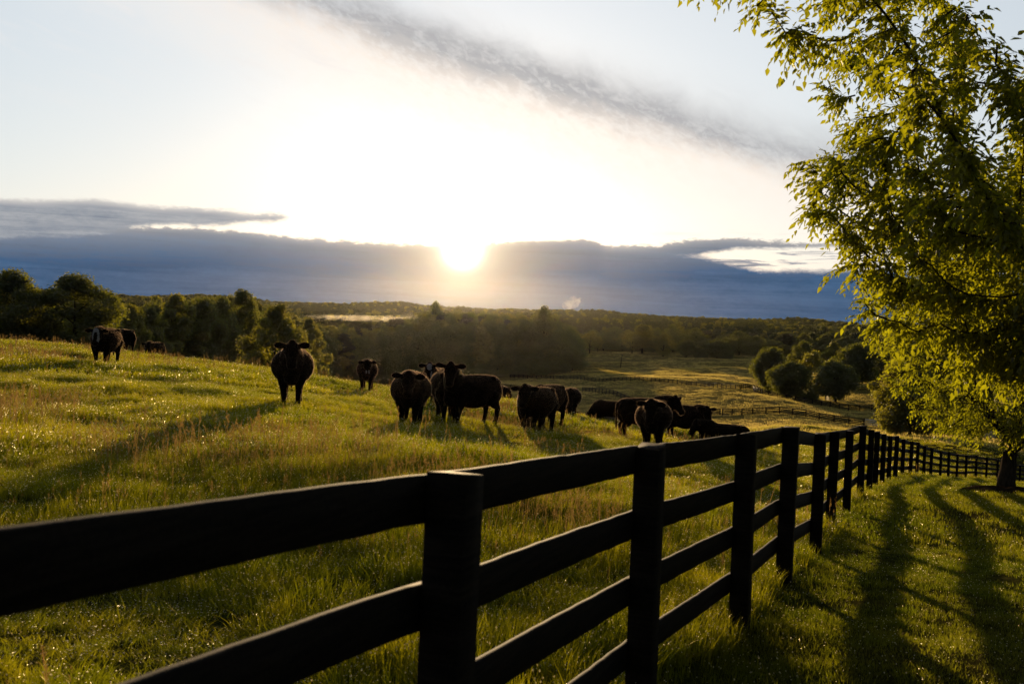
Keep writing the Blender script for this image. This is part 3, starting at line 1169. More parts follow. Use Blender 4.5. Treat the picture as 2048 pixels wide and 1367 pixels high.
# --- prototypes for the trees farther off: lobed crowns of small leaf sprays
def proto(seed, height, radius, crown_base, n_lobes, n_cards, card, top_pow=1.0, taper=0.0, lobe_r=0.34, kind='broad', trunk_r=0.25, sparse=0.0):
    """Returns (trunk mesh, crown mesh), foot at the origin."""
    rng = np.random.default_rng(seed)
    H, Rm = height, radius
    lobes = []
    wood = MB()
    lean = rng.normal(size=2) * 0.03 * H
    wood.tube([(0, 0, -0.6), (0, 0, crown_base * 0.5), (lean[0] * .4, lean[1] * .4, crown_base + (H - crown_base) * 0.35), (lean[0], lean[1], crown_base + (H - crown_base) * 0.85)],
              (trunk_r * 1.35, trunk_r, trunk_r * 0.7, trunk_r * 0.15), 9)
    for i in range(n_lobes):
        h = (i + rng.uniform(0.2, 0.8)) / n_lobes
        if kind == 'pine':
            prof = (1 - h) ** 0.7 * (0.55 + 0.45 * math.sin(min(h * 4, 1.57)))
        elif kind == 'round':
            prof = math.sqrt(max(0.03, 1 - (2 * h - 1) ** 2))
        elif kind == 'tall':
            prof = max(0.04, math.sin(math.pi * min(0.995, h * 0.86 + 0.12))) ** 0.7
        else:
            prof = math.sqrt(max(0.05, 1 - abs(2 * h ** top_pow - 0.85) ** 2.2))
        a = i * 2.39996 + rng.uniform(-0.5, 0.5)
        lr = Rm * lobe_r * rng.uniform(0.55, 1.35) * (0.75 + 0.35 * prof)
        rad = max(0.0, Rm * prof * rng.uniform(0.62, 1.22) - lr * 0.5)
        z = crown_base + (H - crown_base) * h
        c = np.array([math.cos(a) * rad + lean[0] * h, math.sin(a) * rad + lean[1] * h, z - lr * 0.6 * h])
        lobes.append((c, lr))
        if i % 2 == 0:
            zb = max(crown_base * 0.7, c[2] - rad * 0.9)
            wood.tube([(lean[0] * .2, lean[1] * .2, zb), (c[0] * 0.5, c[1] * 0.5, (zb + c[2]) * 0.52), c], (trunk_r * 0.42, trunk_r * 0.25, trunk_r * 0.08), 5)
    w = np.array([l[1] ** 2 for l in lobes])
    w /= w.sum()
    which = rng.choice(len(lobes), n_cards, p=w)
    C = np.array([l[0] for l in lobes])[which]
    LR = np.array([l[1] for l in lobes])[which]
    u = rng.normal(size=(n_cards, 3))
    u /= np.linalg.norm(u, axis=1)[:, None]
    rr = rng.uniform(0, 1, n_cards) ** 0.28 * (1 + 0.28 * rng.normal(size=n_cards) * 0.6)
    flat = np.array([1.0, 1.0, 0.78])
    p = C + u * (LR * rr)[:, None] * flat
    p[:, 2] = np.maximum(p[:, 2], crown_base * 0.55)
    nrm = u + rng.normal(size=u.shape) * 0.8 + np.array([0, 0, 0.5])
    dv = np.cross(nrm, rng.normal(size=u.shape)) + np.array([0, 0, -0.25])
    L = card * rng.uniform(0.55, 1.35, n_cards)
    v, q = leaf_quads(p, dv, nrm, L, L * rng.uniform(0.45, 0.8, n_cards), 0.25)
    return wood.mesh('trunk', True), mesh_np('crown', v, q)


M_WOODBARK = mat_bark('woodland_bark', (0.02, 0.016, 0.012), (0.05, 0.04, 0.03))
PROTO = {}


def add_proto(key, leafm, *a, **k):
    t, c = proto(*a, **k)
    t.materials.append(M_WOODBARK)
    c.materials.append(leafm)
    PROTO[key] = (t, c, a[1], a[2])


# height, radius, crown base
add_proto('oak1', M_LEAF_OAK, 101, 20, 6.5, 3.0, 30, 15000, 0.55)
add_proto('oak2', M_LEAF_OAK, 102, 20, 7.0, 2.5, 34, 15000, 0.55, top_pow=0.8)
add_proto('oak3', M_LEAF_LIME, 103, 20, 5.5, 2.0, 26, 13000, 0.55)
add_proto('tall1', M_LEAF_OAK, 104, 24, 5.0, 4.0, 30, 13000, 0.6, kind='tall', lobe_r=0.4)
add_proto('tall2', M_LEAF_LIME, 105, 24, 4.6, 5.0, 26, 12000, 0.6, kind='tall', lobe_r=0.42)
add_proto('pine1', M_LEAF_PINE, 106, 24, 4.2, 7.0, 26, 9000, 0.6, kind='pine', lobe_r=0.36, trunk_r=0.22)
add_proto('pine2', M_LEAF_PINE, 107, 24, 4.6, 9.0, 22, 8000, 0.65, kind='pine', lobe_r=0.42, trunk_r=0.22)
add_proto('round1', M_LEAF_OAK, 108, 10, 4.0, 1.6, 40, 14000, 0.42, kind='round', lobe_r=0.36, trunk_r=0.2)
add_proto('round2', M_LEAF_OAK, 109, 10, 3.7, 1.4, 36, 13000, 0.42, kind='round', lobe_r=0.4, trunk_r=0.2)
add_proto('airy', M_LEAF_LIME, 110, 12, 3.8, 2.6, 20, 5200, 0.5, kind='round', lobe_r=0.33, trunk_r=0.18)
add_proto('bush', M_LEAF_OAK, 111, 3, 2.2, 0.2, 18, 3500, 0.35, kind='round', lobe_r=0.4, trunk_r=0.08)
# finely leaved trees for the near edge of the wood
add_proto('fine1', M_LEAF_OAK, 121, 20, 6.3, 2.2, 46, 42000, 0.36, lobe_r=0.30)
add_proto('fine2', M_LEAF_OAK, 122, 20, 6.8, 2.0, 52, 44000, 0.36, top_pow=0.85, lobe_r=0.28)
add_proto('fine3', M_LEAF_LIME, 123, 11, 3.7, 0.8, 40, 26000, 0.27, lobe_r=0.30, trunk_r=0.16)


def put_tree(key, px, d, top=None, width=None, base_py=None, label=None, group=None, name='woodland_tree', height=None):
    t, c, H, Rm = PROTO[key]
    p = place(px, base_py if base_py else 622, d)
    x, y = p[0], p[1]
    z = gz(x, y)
    if height is None:
        zt = place(px, top, d)[2]
        height = max(3.0, zt - z)
    s = height / H
    w = s if width is None else (width / 2.0 / FPX * d) / Rm
    root = empty(name, (x, y, z - 0.1), random.uniform(0, 6.28))
    root.scale = (w, w, s)
    tag(root, label, 'tree', group)
    obj('trunk', t, None, root)
    obj('crown', c, None, root)
    return root


# trees at the near edge of the wood that one can tell apart
for key, px, d, top, wd_, lab in [
    ('fine1', -70, 150, 566, 220, 'dark broad tree cut by the photo edge behind the upper meadow'),
    ('fine2', 38, 150, 538, 190, 'tallest dark oak at the top end of the wood, with a stepped peak'),
    ('fine1', 150, 152, 545, 200, 'big rounded oak second from the top end of the wood'),
    ('fine2', 205, 165, 590, 130, 'lower oak leaning out beside the big rounded oak'),
    ('fine3', 262, 185, 606, 75, 'small pale tree in the dip beyond the big rounded oak'),
    ('oak3', 300, 215, 612, 70, 'pale low crown tucked between the dip and the taller wood'),
    ('oak3', 345, 230, 586, 110, 'broad pale-topped tree above the small distant cow with lit flank'),
    ('oak1', 398, 238, 592, 100, 'dark crown between the pale-topped tree and the spire-like one'),
    ('oak2', 440, 250, 590, 96, 'mid-green crown just before the tall narrow tree'),
    ('tall1', 488, 262, 577, 84, 'tall narrow tree rising above the wood before the lit yellow-green tree'),
    ('fine3', 556, 132, 606, 140, 'lit yellow-green tree standing out in front of the wood behind the nearest cow'),
    ('oak3', 612, 215, 634, 90, 'rounded bush-like tree close behind the lit yellow-green tree'),
    ('oak2', 1093, 440, 611, 84, 'tallest pale tree at the end of the wood by the pasture'),
    ('oak2', 865, 470, 602, 70, 'rounded high crown under the sun'),
]:
    put_tree(key, px, d, top, wd_, label=lab, group='trees at the edge of the wood')

# the wood behind the herd, row behind row
topc = np.array([(-150, 590), (230, 598), (300, 595), (350, 590), (430, 592), (490, 588), (530, 610), (600, 634), (650, 640), (700, 646), (760, 642), (820, 634), (865, 616), (950, 624),
                 (1050, 626), (1095, 622), (1135, 646), (1160, 668)])
edge = np.array([(-150, 175), (230, 210), (330, 245), (450, 280), (560, 320), (680, 380), (800, 415), (950, 430), (1080, 440), (1160, 452)])
kinds = ['oak1', 'oak2', 'tall1', 'tall2', 'pine1', 'oak3', 'oak1', 'tall1']
GW = 'trees of the dense wood behind the herd'
LW = 'leafy tree in the dense dark wood behind the herd'
nw = 0
for row, (dd, drop, stepx) in enumerate(((4, 24, 17), (22, 10, 18), (46, 2, 19), (75, -1, 24))):
    px = -120 + row * 7
    while px < 1150:
        d = np.interp(px, edge[:, 0], edge[:, 1]) + dd * (1 if px > 200 else 0.6) + random.uniform(-5, 5)
        tp = np.interp(px, topc[:, 0], topc[:, 1]) + drop * random.uniform(0.6, 1.5) + random.uniform(-3, 5)
        k = random.choice(kinds)
        if 620 < px < 800 and row >= 2:
            k = random.choice(['pine1', 'pine2', 'pine1', 'oak2'])
        pix = 430.0 / d
        if px < 600:
            k = random.choice(['oak1', 'oak2', 'oak3', 'oak1', 'oak2', 'tall2'])
        if not (250 < px < 300 and row > 1):
            put_tree(k, px, d, tp, random.uniform(48, 72) * pix, label=LW, group=GW)
            nw += 1
        px += stepx * random.uniform(0.75, 1.2) * pix * 0.95
print('wood trees', nw)

# undergrowth along the wood's edge
for px in range(640, 1160, 26):
    d = np.interp(px, edge[:, 0], edge[:, 1]) - 8 + random.uniform(-4, 4)
    put_tree('bush', px + random.uniform(-6, 6), d, height=random.uniform(3.5, 6.5), label='low leafy bush along the grassy edge of the wood', group='bushes along the edge of the wood', name='edge_bush')

# parkland trees across the valley
for key, px, d, top, base, wd_, lab in [
    ('airy', 1179, 590, 662, 706, 40, 'thin orange-tinged tree standing alone on the pasture beside the wood'),
    ('airy', 1195, 600, 672, 706, 20, 'slender young tree beside the thin orange-tinged tree'),
    ('tall2', 1284, 600, 648, 706, 56, 'wide pale tree behind the leaning pole'),
    ('oak3', 1326, 575, 664, 714, 44, 'darker cone-like tree on the pasture between the wide pale tree and the lollipop tree'),
    ('airy', 1264, 585, 664, 709, 34, 'loose small tree on the pasture just past the leaning pole'),
    ('oak2', 1345, 640, 648, 706, 44, 'tall dark tree rising behind the cone-like tree'),
    ('round1', 1372, 560, 677, 713, 38, 'ball-shaped lollipop tree alone at the pasture edge'),
    ('round2', 1434, 560, 677, 715, 44, 'ball-shaped tree with a shrub at either side'),
    ('oak1', 1478, 600, 660, 714, 56, 'broad tree with a flat dark top behind the ball-shaped tree'),
    ('oak2', 1393, 650, 654, 708, 52, 'pale broad crown behind the lollipop tree'),
    ('oak1', 1515, 580, 670, 716, 46, 'dark tree at the top of the pasture beside the clump'),
    ('round1', 1538, 292, 693, 787, 70, 'tallest round tree at the open end of the valley clump'),
    ('round2', 1576, 264, 722, 790, 78, 'low wide round tree in front of the valley clump'),
    ('airy', 1620, 285, 699, 788, 58, 'lighter loose-leaved tree in the middle of the valley clump'),
    ('round1', 1671, 256, 718, 802, 80, 'large dark ball of a tree, nearest in the valley clump'),
    ('round1', 1708, 300, 684, 776, 86, 'broad dark tree behind the nearest ball of the clump'),
    ('round2', 1765, 318, 690, 770, 48, 'upright round tree apart from the clump by the sunlit strip'),
    ('oak3', 1660, 330, 682, 770, 60, 'pale-topped tree at the back of the valley clump'),
    ('oak1', 1600, 350, 680, 770, 60, 'dark crown peeping over the middle of the valley clump'),
]:
    put_tree(key, px, d, top, wd_, base, label=lab, group='parkland trees across the valley', name='pasture_tree')
put_tree('fine3', 1822, 120, 676, 150, 812, label='dark full tree down the slope behind the young zelkova', group='parkland trees across the valley', name='pasture_tree')
put_tree('fine3', 1890, 150, 700, 150, 800, label='second dark tree beyond the young zelkova, mostly hidden by leaves', group='parkland trees across the valley', name='pasture_tree')
for px, d, h, lab in ((1405, 556, 6.0, 'low shrub between the lollipop tree and the next ball-shaped tree'), (1457, 556, 5.5, 'shrub beside the ball-shaped tree'),
                      (1610, 268, 2.2, 'small clipped bush at the foot of the valley clump'), (1632, 262, 2.6, 'second small bush by the sunlit gate')):
    put_tree('bush', px, d, height=h, label=lab, group='shrubs of the parkland', name='pasture_shrub')

# trees at the back edge of the pasture
GP = 'trees along the back of the far pasture'
LP = 'woodland tree in the belt behind the far pasture'
nb = 0
for row, (dd, lo, hi) in enumerate(((625, 664, 682), (660, 652, 672), (700, 650, 664))):
    px = 1150.0
    while px < 1960:
        tp = random.uniform(lo, hi) + (px - 1150) * 0.022
        put_tree(random.choice(['oak1', 'oak2', 'oak3', 'tall1', 'pine2', 'oak2', 'round1']), px, dd + random.uniform(-12, 12), tp, random.uniform(34, 54), label=LP, group=GP)
        px += random.uniform(24, 40)
        nb += 1
print('belt trees', nb)


# --- far wooded ridge: one mass
def instancer(name, pts, rot, scl, idx, objs):
    """Copies of the OBJS meshes on points, inside one object."""
    n = len(pts)
    me = bpy.data.meshes.new(name)
    me.vertices.add(n)
    me.vertices.foreach_set('co', np.asarray(pts, np.float32).ravel())
    for an, ty, arr in (('rotv', 'FLOAT_VECTOR', rot), ('sclv', 'FLOAT_VECTOR', scl)):
        at = me.attributes.new(an, ty, 'POINT')
        at.data.foreach_set('vector', np.asarray(arr, np.float32).ravel())
    at = me.attributes.new('idx', 'INT', 'POINT')
    at.data.foreach_set('value', np.asarray(idx, np.int32))
    me.update()
    cl = bpy.data.collections.new(name + '_kinds')
    for i, (mm, nm) in enumerate(objs):
        cl.objects.link(bpy.data.objects.new('%02d_%s' % (i, nm), mm))
    ng = bpy.data.node_groups.new(name, 'GeometryNodeTree')
    ng.interface.new_socket('Geometry', in_out='INPUT', socket_type='NodeSocketGeometry')
    ng.interface.new_socket('Geometry', in_out='OUTPUT', socket_type='NodeSocketGeometry')
    gi, go = ng.nodes.new('NodeGroupInput'), ng.nodes.new('NodeGroupOutput')
    ip = ng.nodes.new('GeometryNodeInstanceOnPoints')
    ci = ng.nodes.new('GeometryNodeCollectionInfo')
    ci.inputs['Collection'].default_value = cl
    ci.inputs['Separate Children'].default_value = True
    ci.inputs['Reset Children'].default_value = True

    def attr(nm, ty):
        a = ng.nodes.new('GeometryNodeInputNamedAttribute')
        a.data_type = ty
        a.inputs['Name'].default_value = nm
        return next(o for o in a.outputs if o.enabled and o.name == 'Attribute')
    e2r = ng.nodes.new('FunctionNodeEulerToRotation')
    L = ng.links.new
    L(gi.outputs[0], ip.inputs['Points'])
    L(ci.outputs[0], ip.inputs['Instance'])
    ip.inputs['Pick Instance'].default_value = True
    L(attr('idx', 'INT'), ip.inputs['Instance Index'])
    L(attr('rotv', 'FLOAT_VECTOR'), e2r.inputs[0])
    L(e2r.outputs[0], ip.inputs['Rotation'])
    L(attr('sclv', 'FLOAT_VECTOR'), ip.inputs['Scale'])
    L(ip.outputs[0], go.inputs[0])
    o = obj(name, me)
    md = o.modifiers.new('copies', 'NODES')
    md.node_group = ng
    return o


rg = np.random.default_rng(5)
n = 26000
az = rg.uniform(-34, 36, n)
dd = 700 + (1650 - 700) * rg.uniform(0, 1, n) ** 0.75
x, y = dd * np.sin(np.radians(az)), dd * np.cos(np.radians(az))
ok = ~((az > 2.2) & (dd < 720))
# clearing that holds the morning mist
cx, cyy = place(725, 622, 760)[:2]
ok &= ~((np.abs(x - cx) < 48) & (np.abs(y - cyy) < 40))
ok &= rg.uniform(size=n) < np.clip(1.25 - dd / 2600, 0.4, 1)
x, y, dd = x[ok], y[ok], dd[ok]
z = ground(x, y) - 0.5
h = rg.uniform(9, 16, len(x)) + 3.0 * vnoise(x / 60, y / 60, 12)
keys = ['oak1', 'oak2', 'oak3', 'tall1', 'pine2']
idx = rg.choice(5, len(x), p=[0.3, 0.3, 0.16, 0.12, 0.12])
Hs = np.array([PROTO[k][2] for k in keys])[idx]
s = h / Hs
sw = s * rg.uniform(0.9, 1.35, len(x)) * np.array([1, 1, 1, 1.25, 1.2])[idx]


def light_proto(seed, leafm, n_l, n_c, kind, H=20, Rr=6.5):
    t, c = proto(seed, H, Rr, 2.5, n_l, n_c, 1.15, kind=kind, lobe_r=0.36)
    c.materials.append(leafm)
    return c


far_kinds = [(light_proto(201, M_LEAF_FAR, 20, 2600, 'broad'), 'far_oak'), (light_proto(202, M_LEAF_FAR, 24, 2600, 'broad', 20, 7.0), 'far_oak_wide'),
             (light_proto(203, M_LEAF_LIME, 18, 2300, 'broad', 20, 5.5), 'far_pale'), (light_proto(204, M_LEAF_FAR, 20, 2300, 'tall', 24, 5.0), 'far_tall'),
             (light_proto(205, M_LEAF_FAR, 18, 1800, 'pine', 24, 4.6), 'far_pine')]
forest = instancer('forest', np.stack([x, y, z], -1), np.stack([0 * x, 0 * x, rg.uniform(0, 6.28, len(x))], -1), np.stack([sw, sw, s], -1), idx, far_kinds)
tag(forest, 'far wooded ridge closing the horizon as one dark green mass', kind='stuff')
print('ridge trees', len(x))
# ------------------------------------------------------------------ cattle


def mat_hide():
    mt, nt, out = new_mat('cow_hide')
    at = nt.nodes.new('ShaderNodeAttribute')
    at.attribute_name = 'white'
    tc = nt.nodes.new('ShaderNodeTexCoord')
    n = noise_node(nt, tc.outputs['Object'], 7.0, 5, 0.6)
    mp = nt.nodes.new('ShaderNodeMapping')
    mp.inputs['Scale'].default_value = (30, 30, 9)
    nt.links.new(tc.outputs['Object'], mp.inputs[0])
    hair = noise_node(nt, mp.outputs[0], 6.0, 3, 0.7)
    blk = mix_col(nt, n, (0.006, 0.004, 0.003), (0.016, 0.010, 0.006))
    wht = mix_col(nt, n, (0.20, 0.19, 0.18), (0.34, 0.32, 0.30))
    c = mix_col(nt, S(nt, at.outputs['Fac']), blk, wht)
    b = nt.nodes.new('ShaderNodeBsdfPrincipled')
    nt.links.new(c, b.inputs['Base Color'])
    b.inputs['Roughness'].default_value = 0.36
    b.inputs['Specular IOR Level'].default_value = 0.0
    b.inputs['Specular Tint'].default_value = (1.0, 0.78, 0.62, 1)
    bump = nt.nodes.new('ShaderNodeBump')
    bump.inputs['Strength'].default_value = 0.4
    bump.inputs['Distance'].default_value = 0.012
    nt.links.new((hair * 0.3 + n * 0.7).s, bump.inputs['Height'])
    nt.links.new(bump.outputs[0], b.inputs['Normal'])
    nt.links.new(b.outputs[0], out.inputs['Surface'])
    return mt


M_HIDE = mat_hide()


def simple_mat(name, col, rough=0.4, spec=0.5):
    mt, nt, out = new_mat(name)
    b = nt.nodes.new('ShaderNodeBsdfPrincipled')
    n = noise_node(nt, None, 8.0)
    nt.links.new(mix_col(nt, n, tuple(c * 0.85 for c in col), col), b.inputs['Base Color'])
    b.inputs['Roughness'].default_value = rough
    b.inputs['Specular IOR Level'].default_value = spec
    nt.links.new(b.outputs[0], out.inputs['Surface'])
    return mt




def mat_coat():
    mt, nt, out = new_mat('cow_coat')
    d = nt.nodes.new('ShaderNodeBsdfDiffuse')
    at = nt.nodes.new('ShaderNodeAttribute')
    at.attribute_name = 'white'
    info = nt.nodes.new('ShaderNodeNewGeometry')
    n = noise_node(nt, info.outputs['Position'], 9.0, 3)
    w = S(nt, at.outputs['Fac'])
    nt.links.new(mix_col(nt, w, mix_col(nt, n, (0.004, 0.003, 0.002), (0.010, 0.006, 0.003)), (0.3, 0.28, 0.26)), d.inputs['Color'])
    t = nt.nodes.new('ShaderNodeBsdfTranslucent')
    nt.links.new(mix_col(nt, w, (0.92, 0.66, 0.46), (0.7, 0.62, 0.52)), t.inputs['Color'])
    mx = nt.nodes.new('ShaderNodeMixShader')
    mx.inputs[0].default_value = 0.6
    nt.links.new(d.outputs[0], mx.inputs[1])
    nt.links.new(t.outputs[0], mx.inputs[2])
    g = nt.nodes.new('ShaderNodeBsdfGlossy')
    g.inputs['Roughness'].default_value = 0.38
    g.inputs['Color'].default_value = (1.0, 0.72, 0.50, 1)
    fr = nt.nodes.new('ShaderNodeFresnel')
    fr.inputs['IOR'].default_value = 1.35
    mg = nt.nodes.new('ShaderNodeMixShader')
    nt.links.new((S(nt, fr.outputs[0]) * 0.03).s, mg.inputs[0])
    nt.links.new(mx.outputs[0], mg.inputs[1])
    nt.links.new(g.outputs[0], mg.inputs[2])
    nt.links.new(mg.outputs[0], out.inputs['Surface'])
    return mt


M_COAT = mat_coat()


def coat(me, co, nr, wv, seed, per=3, length=0.015):
    """Short hairs standing off the hide, combed backwards and down."""
    rng = np.random.default_rng(seed)
    n = len(co)
    ii = np.repeat(np.arange(n), per)
    m_ = len(ii)
    p = co[ii] + rng.normal(size=(m_, 3)) * 0.008
    d = nr[ii] * 1.0 + np.array([-0.55, 0, -0.45]) + rng.normal(size=(m_, 3)) * 0.35
    d /= np.linalg.norm(d, axis=1)[:, None]
    L = length * rng.uniform(0.5, 1.4, m_)[:, None]
    s = np.cross(d, rng.normal(size=(m_, 3)))
    s /= np.linalg.norm(s, axis=1)[:, None] + 1e-9
    w = 0.0004
    v = np.stack([p - s * w - nr[ii] * 0.003, p + s * w - nr[ii] * 0.003, p + d * L], 1).reshape(-1, 3)
    f = np.arange(m_ * 3).reshape(-1, 3)
    cm = mesh_np('coat', v, f)
    at = cm.attributes.new('white', 'FLOAT', 'POINT')
    at.data.foreach_set('value', np.repeat(wv[ii], 3).astype(np.float32))
    return cm


M_EYE = simple_mat('cow_eye', (0.01, 0.007, 0.005), 0.12)
M_TAG = simple_mat('ear_tag_plastic', (0.80, 0.55, 0.16), 0.5)


def rotm(yaw=0.0, pitch=0.0, roll=0.0):
    """Columns: forward, left, up of a frame turned by yaw (left +), pitched (nose down +) and rolled."""
    return np.array(Matrix.Rotation(yaw, 3, 'Z') @ Matrix.Rotation(pitch, 3, 'Y') @ Matrix.Rotation(roll, 3, 'X'))


def ring(c, fwd, left, ry, rz, top_pow=1.0, n=18):
    """Ellipse-like ring at c in the plane normal to fwd."""
    fwd = np.asarray(fwd, float) / np.linalg.norm(fwd)
    up = np.cross(fwd, left)
    up /= np.linalg.norm(up)
    lf = np.cross(up, fwd)
    a = np.linspace(0, 2 * math.pi, n, endpoint=False)
    ca, sa = np.cos(a), np.sin(a)
    return np.asarray(c, float) + lf * (ry * ca)[:, None] + up * (rz * sa * np.where(sa > 0, top_pow, 1.0))[:, None]


def make_cow(name, label, px, py, d, yaw_deg, scale=1.0, pose='stand', head_yaw=0.0, head_pitch=48.0, neck_up=1.0, white=None, tag_side=0, fat=1.0, seed=1, sink=0.0, voxel=0.021, stance=0.0):
    """yaw_deg: where the nose-to-tail axis points, 0 = away from the camera side (+Y), 180 = at the camera; head_yaw turns the head to the cow's left."""
    rg = random.Random(seed)
    mb = MB()
    L = np.array([0, 1.0, 0])
    lying = pose == 'lie'
    dz = -0.46 if lying else 0.0
    # trunk: x, centre height, half width, half height
    spec = [(-0.86, 1.04, .09, .12), (-0.82, 1.03, .18, .22), (-0.72, 1.01, .28, .29), (-0.56, .985, .345, .335), (-0.36, .95, .39 * fat, .385), (-0.12, .915, .43 * fat, .425),
            (0.12, .90, .44 * fat, .44), (0.34, .91, .42 * fat, .43), (0.52, .94, .385 * (fat * .5 + .5), .405), (0.66, .975, .33, .36), (0.78, .985, .25, .29), (0.88, .98, .15, .19), (0.92, .97, .07, .10)]
    mb.loft(np.array([ring((x, 0, z + dz), (1, 0, 0), L, ry * (1.08 if lying else 1), rz * (0.97 if lying else 1)) for x, z, ry, rz in spec]))
    # withers, hooks and pins, brisket, paunch
    mb.ball((0.50, 0, 1.24 + dz), (0.24, 0.13, 0.13))
    for s in (1, -1):
        mb.ball((-0.52, 0.22 * s, 1.22 + dz), (0.11, 0.09, 0.09))
        mb.ball((-0.79, 0.12 * s, 1.11 + dz), (0.08, 0.07, 0.09))
        mb.ball((0.50, 0.24 * s, 0.92 + dz), (0.22, 0.13, 0.30))
        mb.ball((-0.60, 0.20 * s, 0.86 + dz), (0.24, 0.16, 0.32))
    mb.ball((0.76, 0, 0.72 + dz), (0.19, 0.18, 0.24))
    mb.ball((-0.02, 0, 0.60 + dz), (0.45, 0.30 * fat, 0.17))
    if not lying:
        mb.ball((-0.48, 0, 0.56), (0.17, 0.14, 0.12))
    # legs
    if not lying:
        for s in (1, -1):
            st = stance * s
            f = [(0.52, .21 * s, .82), (0.54, .20 * s, .62), (0.55 + st, .175 * s, .40), (0.54 + st, .17 * s, .36), (0.55 + st * 1.4, .165 * s, .14), (0.57 + st * 1.4, .165 * s, .07), (0.60 + st * 1.4, .165 * s, .0)]
            mb.tube(f, (.17, .135, .088, .080, .058, .066, .078), 10)
            h = [(-0.56, .19 * s, .86), (-0.50, .20 * s, .68), (-0.60 - st, .185 * s, .50), (-0.70 - st, .175 * s, .43), (-0.68 - st, .17 * s, .26), (-0.65 - st, .17 * s, .12), (-0.62 - st, .17 * s, .06), (-0.59 - st, .17 * s, .0)]
            mb.tube(h, (.24, .19, .115, .084, .064, .058, .066, .078), 10)
    else:
        for s in (1, -1):
            mb.tube([(0.50, .24 * s, .32), (0.72, .27 * s, .16), (0.90, .25 * s, .09), (0.66, .22 * s, .06), (0.55, .22 * s, .05)], (.14, .10, .075, .055, .05), 8)
            mb.tube([(-0.55, .24 * s, .36), (-0.28, .40 * s, .20), (-0.10, .42 * s, .10), (-0.38, .40 * s, .07), (-0.52, .40 * s, .05)], (.22, .16, .09, .06, .05), 8)
    # tail
    sw = rg.uniform(-0.08, 0.08)
    mb.tube([(-0.80, 0, 1.20 + dz), (-0.90, 0, 1.14 + dz), (-0.93, sw * .3, .92 + dz), (-0.92, sw * .7, max(.62 + dz, .12)), (-0.91, sw, max(.46 + dz, .08)), (-0.91, sw * 1.2, max(.28 + dz, .05))], (.055, .045, .034, .030, .05, .018), 7)
    # neck and head
    hy = R(head_yaw)
    if pose == 'graze':
        n0, n3 = np.array([0.60, 0, 1.02]), np.array([1.10 * math.cos(hy * .5), 0.55 * math.sin(hy), 0.52])
        n1, n2 = n0 + (n3 - n0) * 0.35 + (0, 0, 0.02), n0 + (n3 - n0) * 0.7 + (0, 0, 0.03)
        rads = ((.22, .32), (.18, .27), (.135, .20), (.115, .15))
        hp = R(62)
    else:
        n0 = np.array([0.56, 0, 1.06 + dz])
        reach = 0.52
        n3 = np.array([0.60 + reach * math.cos(hy * 0.75), reach * math.sin(hy * 0.75), 1.06 + dz + 0.34 * neck_up])
        n1 = n0 + (n3 - n0) * 0.33 + np.array([0.05, 0, 0.0])
        n2 = n0 + (n3 - n0) * 0.70 + np.array([0.02, 0, 0.015])
        rads = ((.30, .37), (.265, .325), (.21, .26), (.165, .19))
        hp = R(head_pitch)
    dv = n3 - n0
    lf = np.cross([0, 0, 1.0], dv)
    lf /= np.linalg.norm(lf)
    mb.loft(np.array([ring(c, dv, lf, a, b) for c, (a, b) in zip((n0, n1, n2, n3), rads)]))
    mb.ball(n3, (0.13, 0.13, 0.13))
    F = rotm(hy, hp)
    fw, lt, upv = F[:, 0], F[:, 1], F[:, 2]
    poll = n3 + np.array([0, 0, 0.05])

    def H(a, b, c):
        return poll + fw * a + lt * b + upv * c
    hs = [(-0.10, .10, .09, 0.00), (-0.05, .150, .14, -.01), (0.03, .168, .162, -.025), (0.12, .166, .160, -.035), (0.21, .142, .145, -.04), (0.30, .116, .124, -.04),
          (0.39, .106, .108, -.042), (0.455, .116, .104, -.045), (0.50, .108, .090, -.05), (0.53, .065, .055, -.055)]
    mb.loft(np.array([ring(H(a, 0, o), fw, lt, w, h_) for a, w, h_, o in hs]))
    mb.ball(H(-0.07, 0, 0.06), (0.085, 0.085, 0.085))                     # poll knob
    mb.ball(H(0.18, 0, -0.13), (0.13, 0.075, 0.07), F)                    # jaw
    for s in (1, -1):
        mb.ball(H(0.13, 0.125 * s, 0.035), (0.055, 0.035, 0.045), F)      # brow
        mb.ball(H(0.475, 0.055 * s, 0.0), (0.04, 0.035, 0.04), F)         # nostril pad
        # ears: broad paddles held out to the side, drooping a little
        droop = R(rg.uniform(-4, 14))
        base = H(-0.03, 0.13 * s, 0.02)
        ed = lt * s * math.cos(droop) - np.array([0, 0, 1.0]) * math.sin(droop) - fw * 0.10
        ed /= np.linalg.norm(ed)
        fl = np.array([0, 0, 1.0]) + upv * 0.3
        fl = fl - ed * (fl @ ed)
        fl /= np.linalg.norm(fl)
        th = np.cross(ed, fl)
        M = np.stack([ed, fl, th], 1)
        mb.ball(base + ed * 0.15, (0.135, 0.082, 0.034), M, 14, 8)
        mb.ball(base + ed * 0.05, (0.08, 0.05, 0.042), M, 10, 6)
    me0 = mb.mesh('union')
    tmp = bpy.data.objects.new('tmp', me0)
    COL.objects.link(tmp)
    md = tmp.modifiers.new('r', 'REMESH')
    md.mode = 'VOXEL'
    md.voxel_size = voxel
    md.use_smooth_shade = True
    sm = tmp.modifiers.new('s', 'SMOOTH')
    sm.factor = 0.5
    sm.iterations = 5
    dg = bpy.context.evaluated_depsgraph_get()
    me = bpy.data.meshes.new_from_object(tmp.evaluated_get(dg))
    bpy.data.objects.remove(tmp)
    bpy.data.meshes.remove(me0)
    me.name = name
    n = len(me.vertices)
    co = np.empty(n * 3, np.float32)
    me.vertices.foreach_get('co', co)
    co = co.reshape(-1, 3)
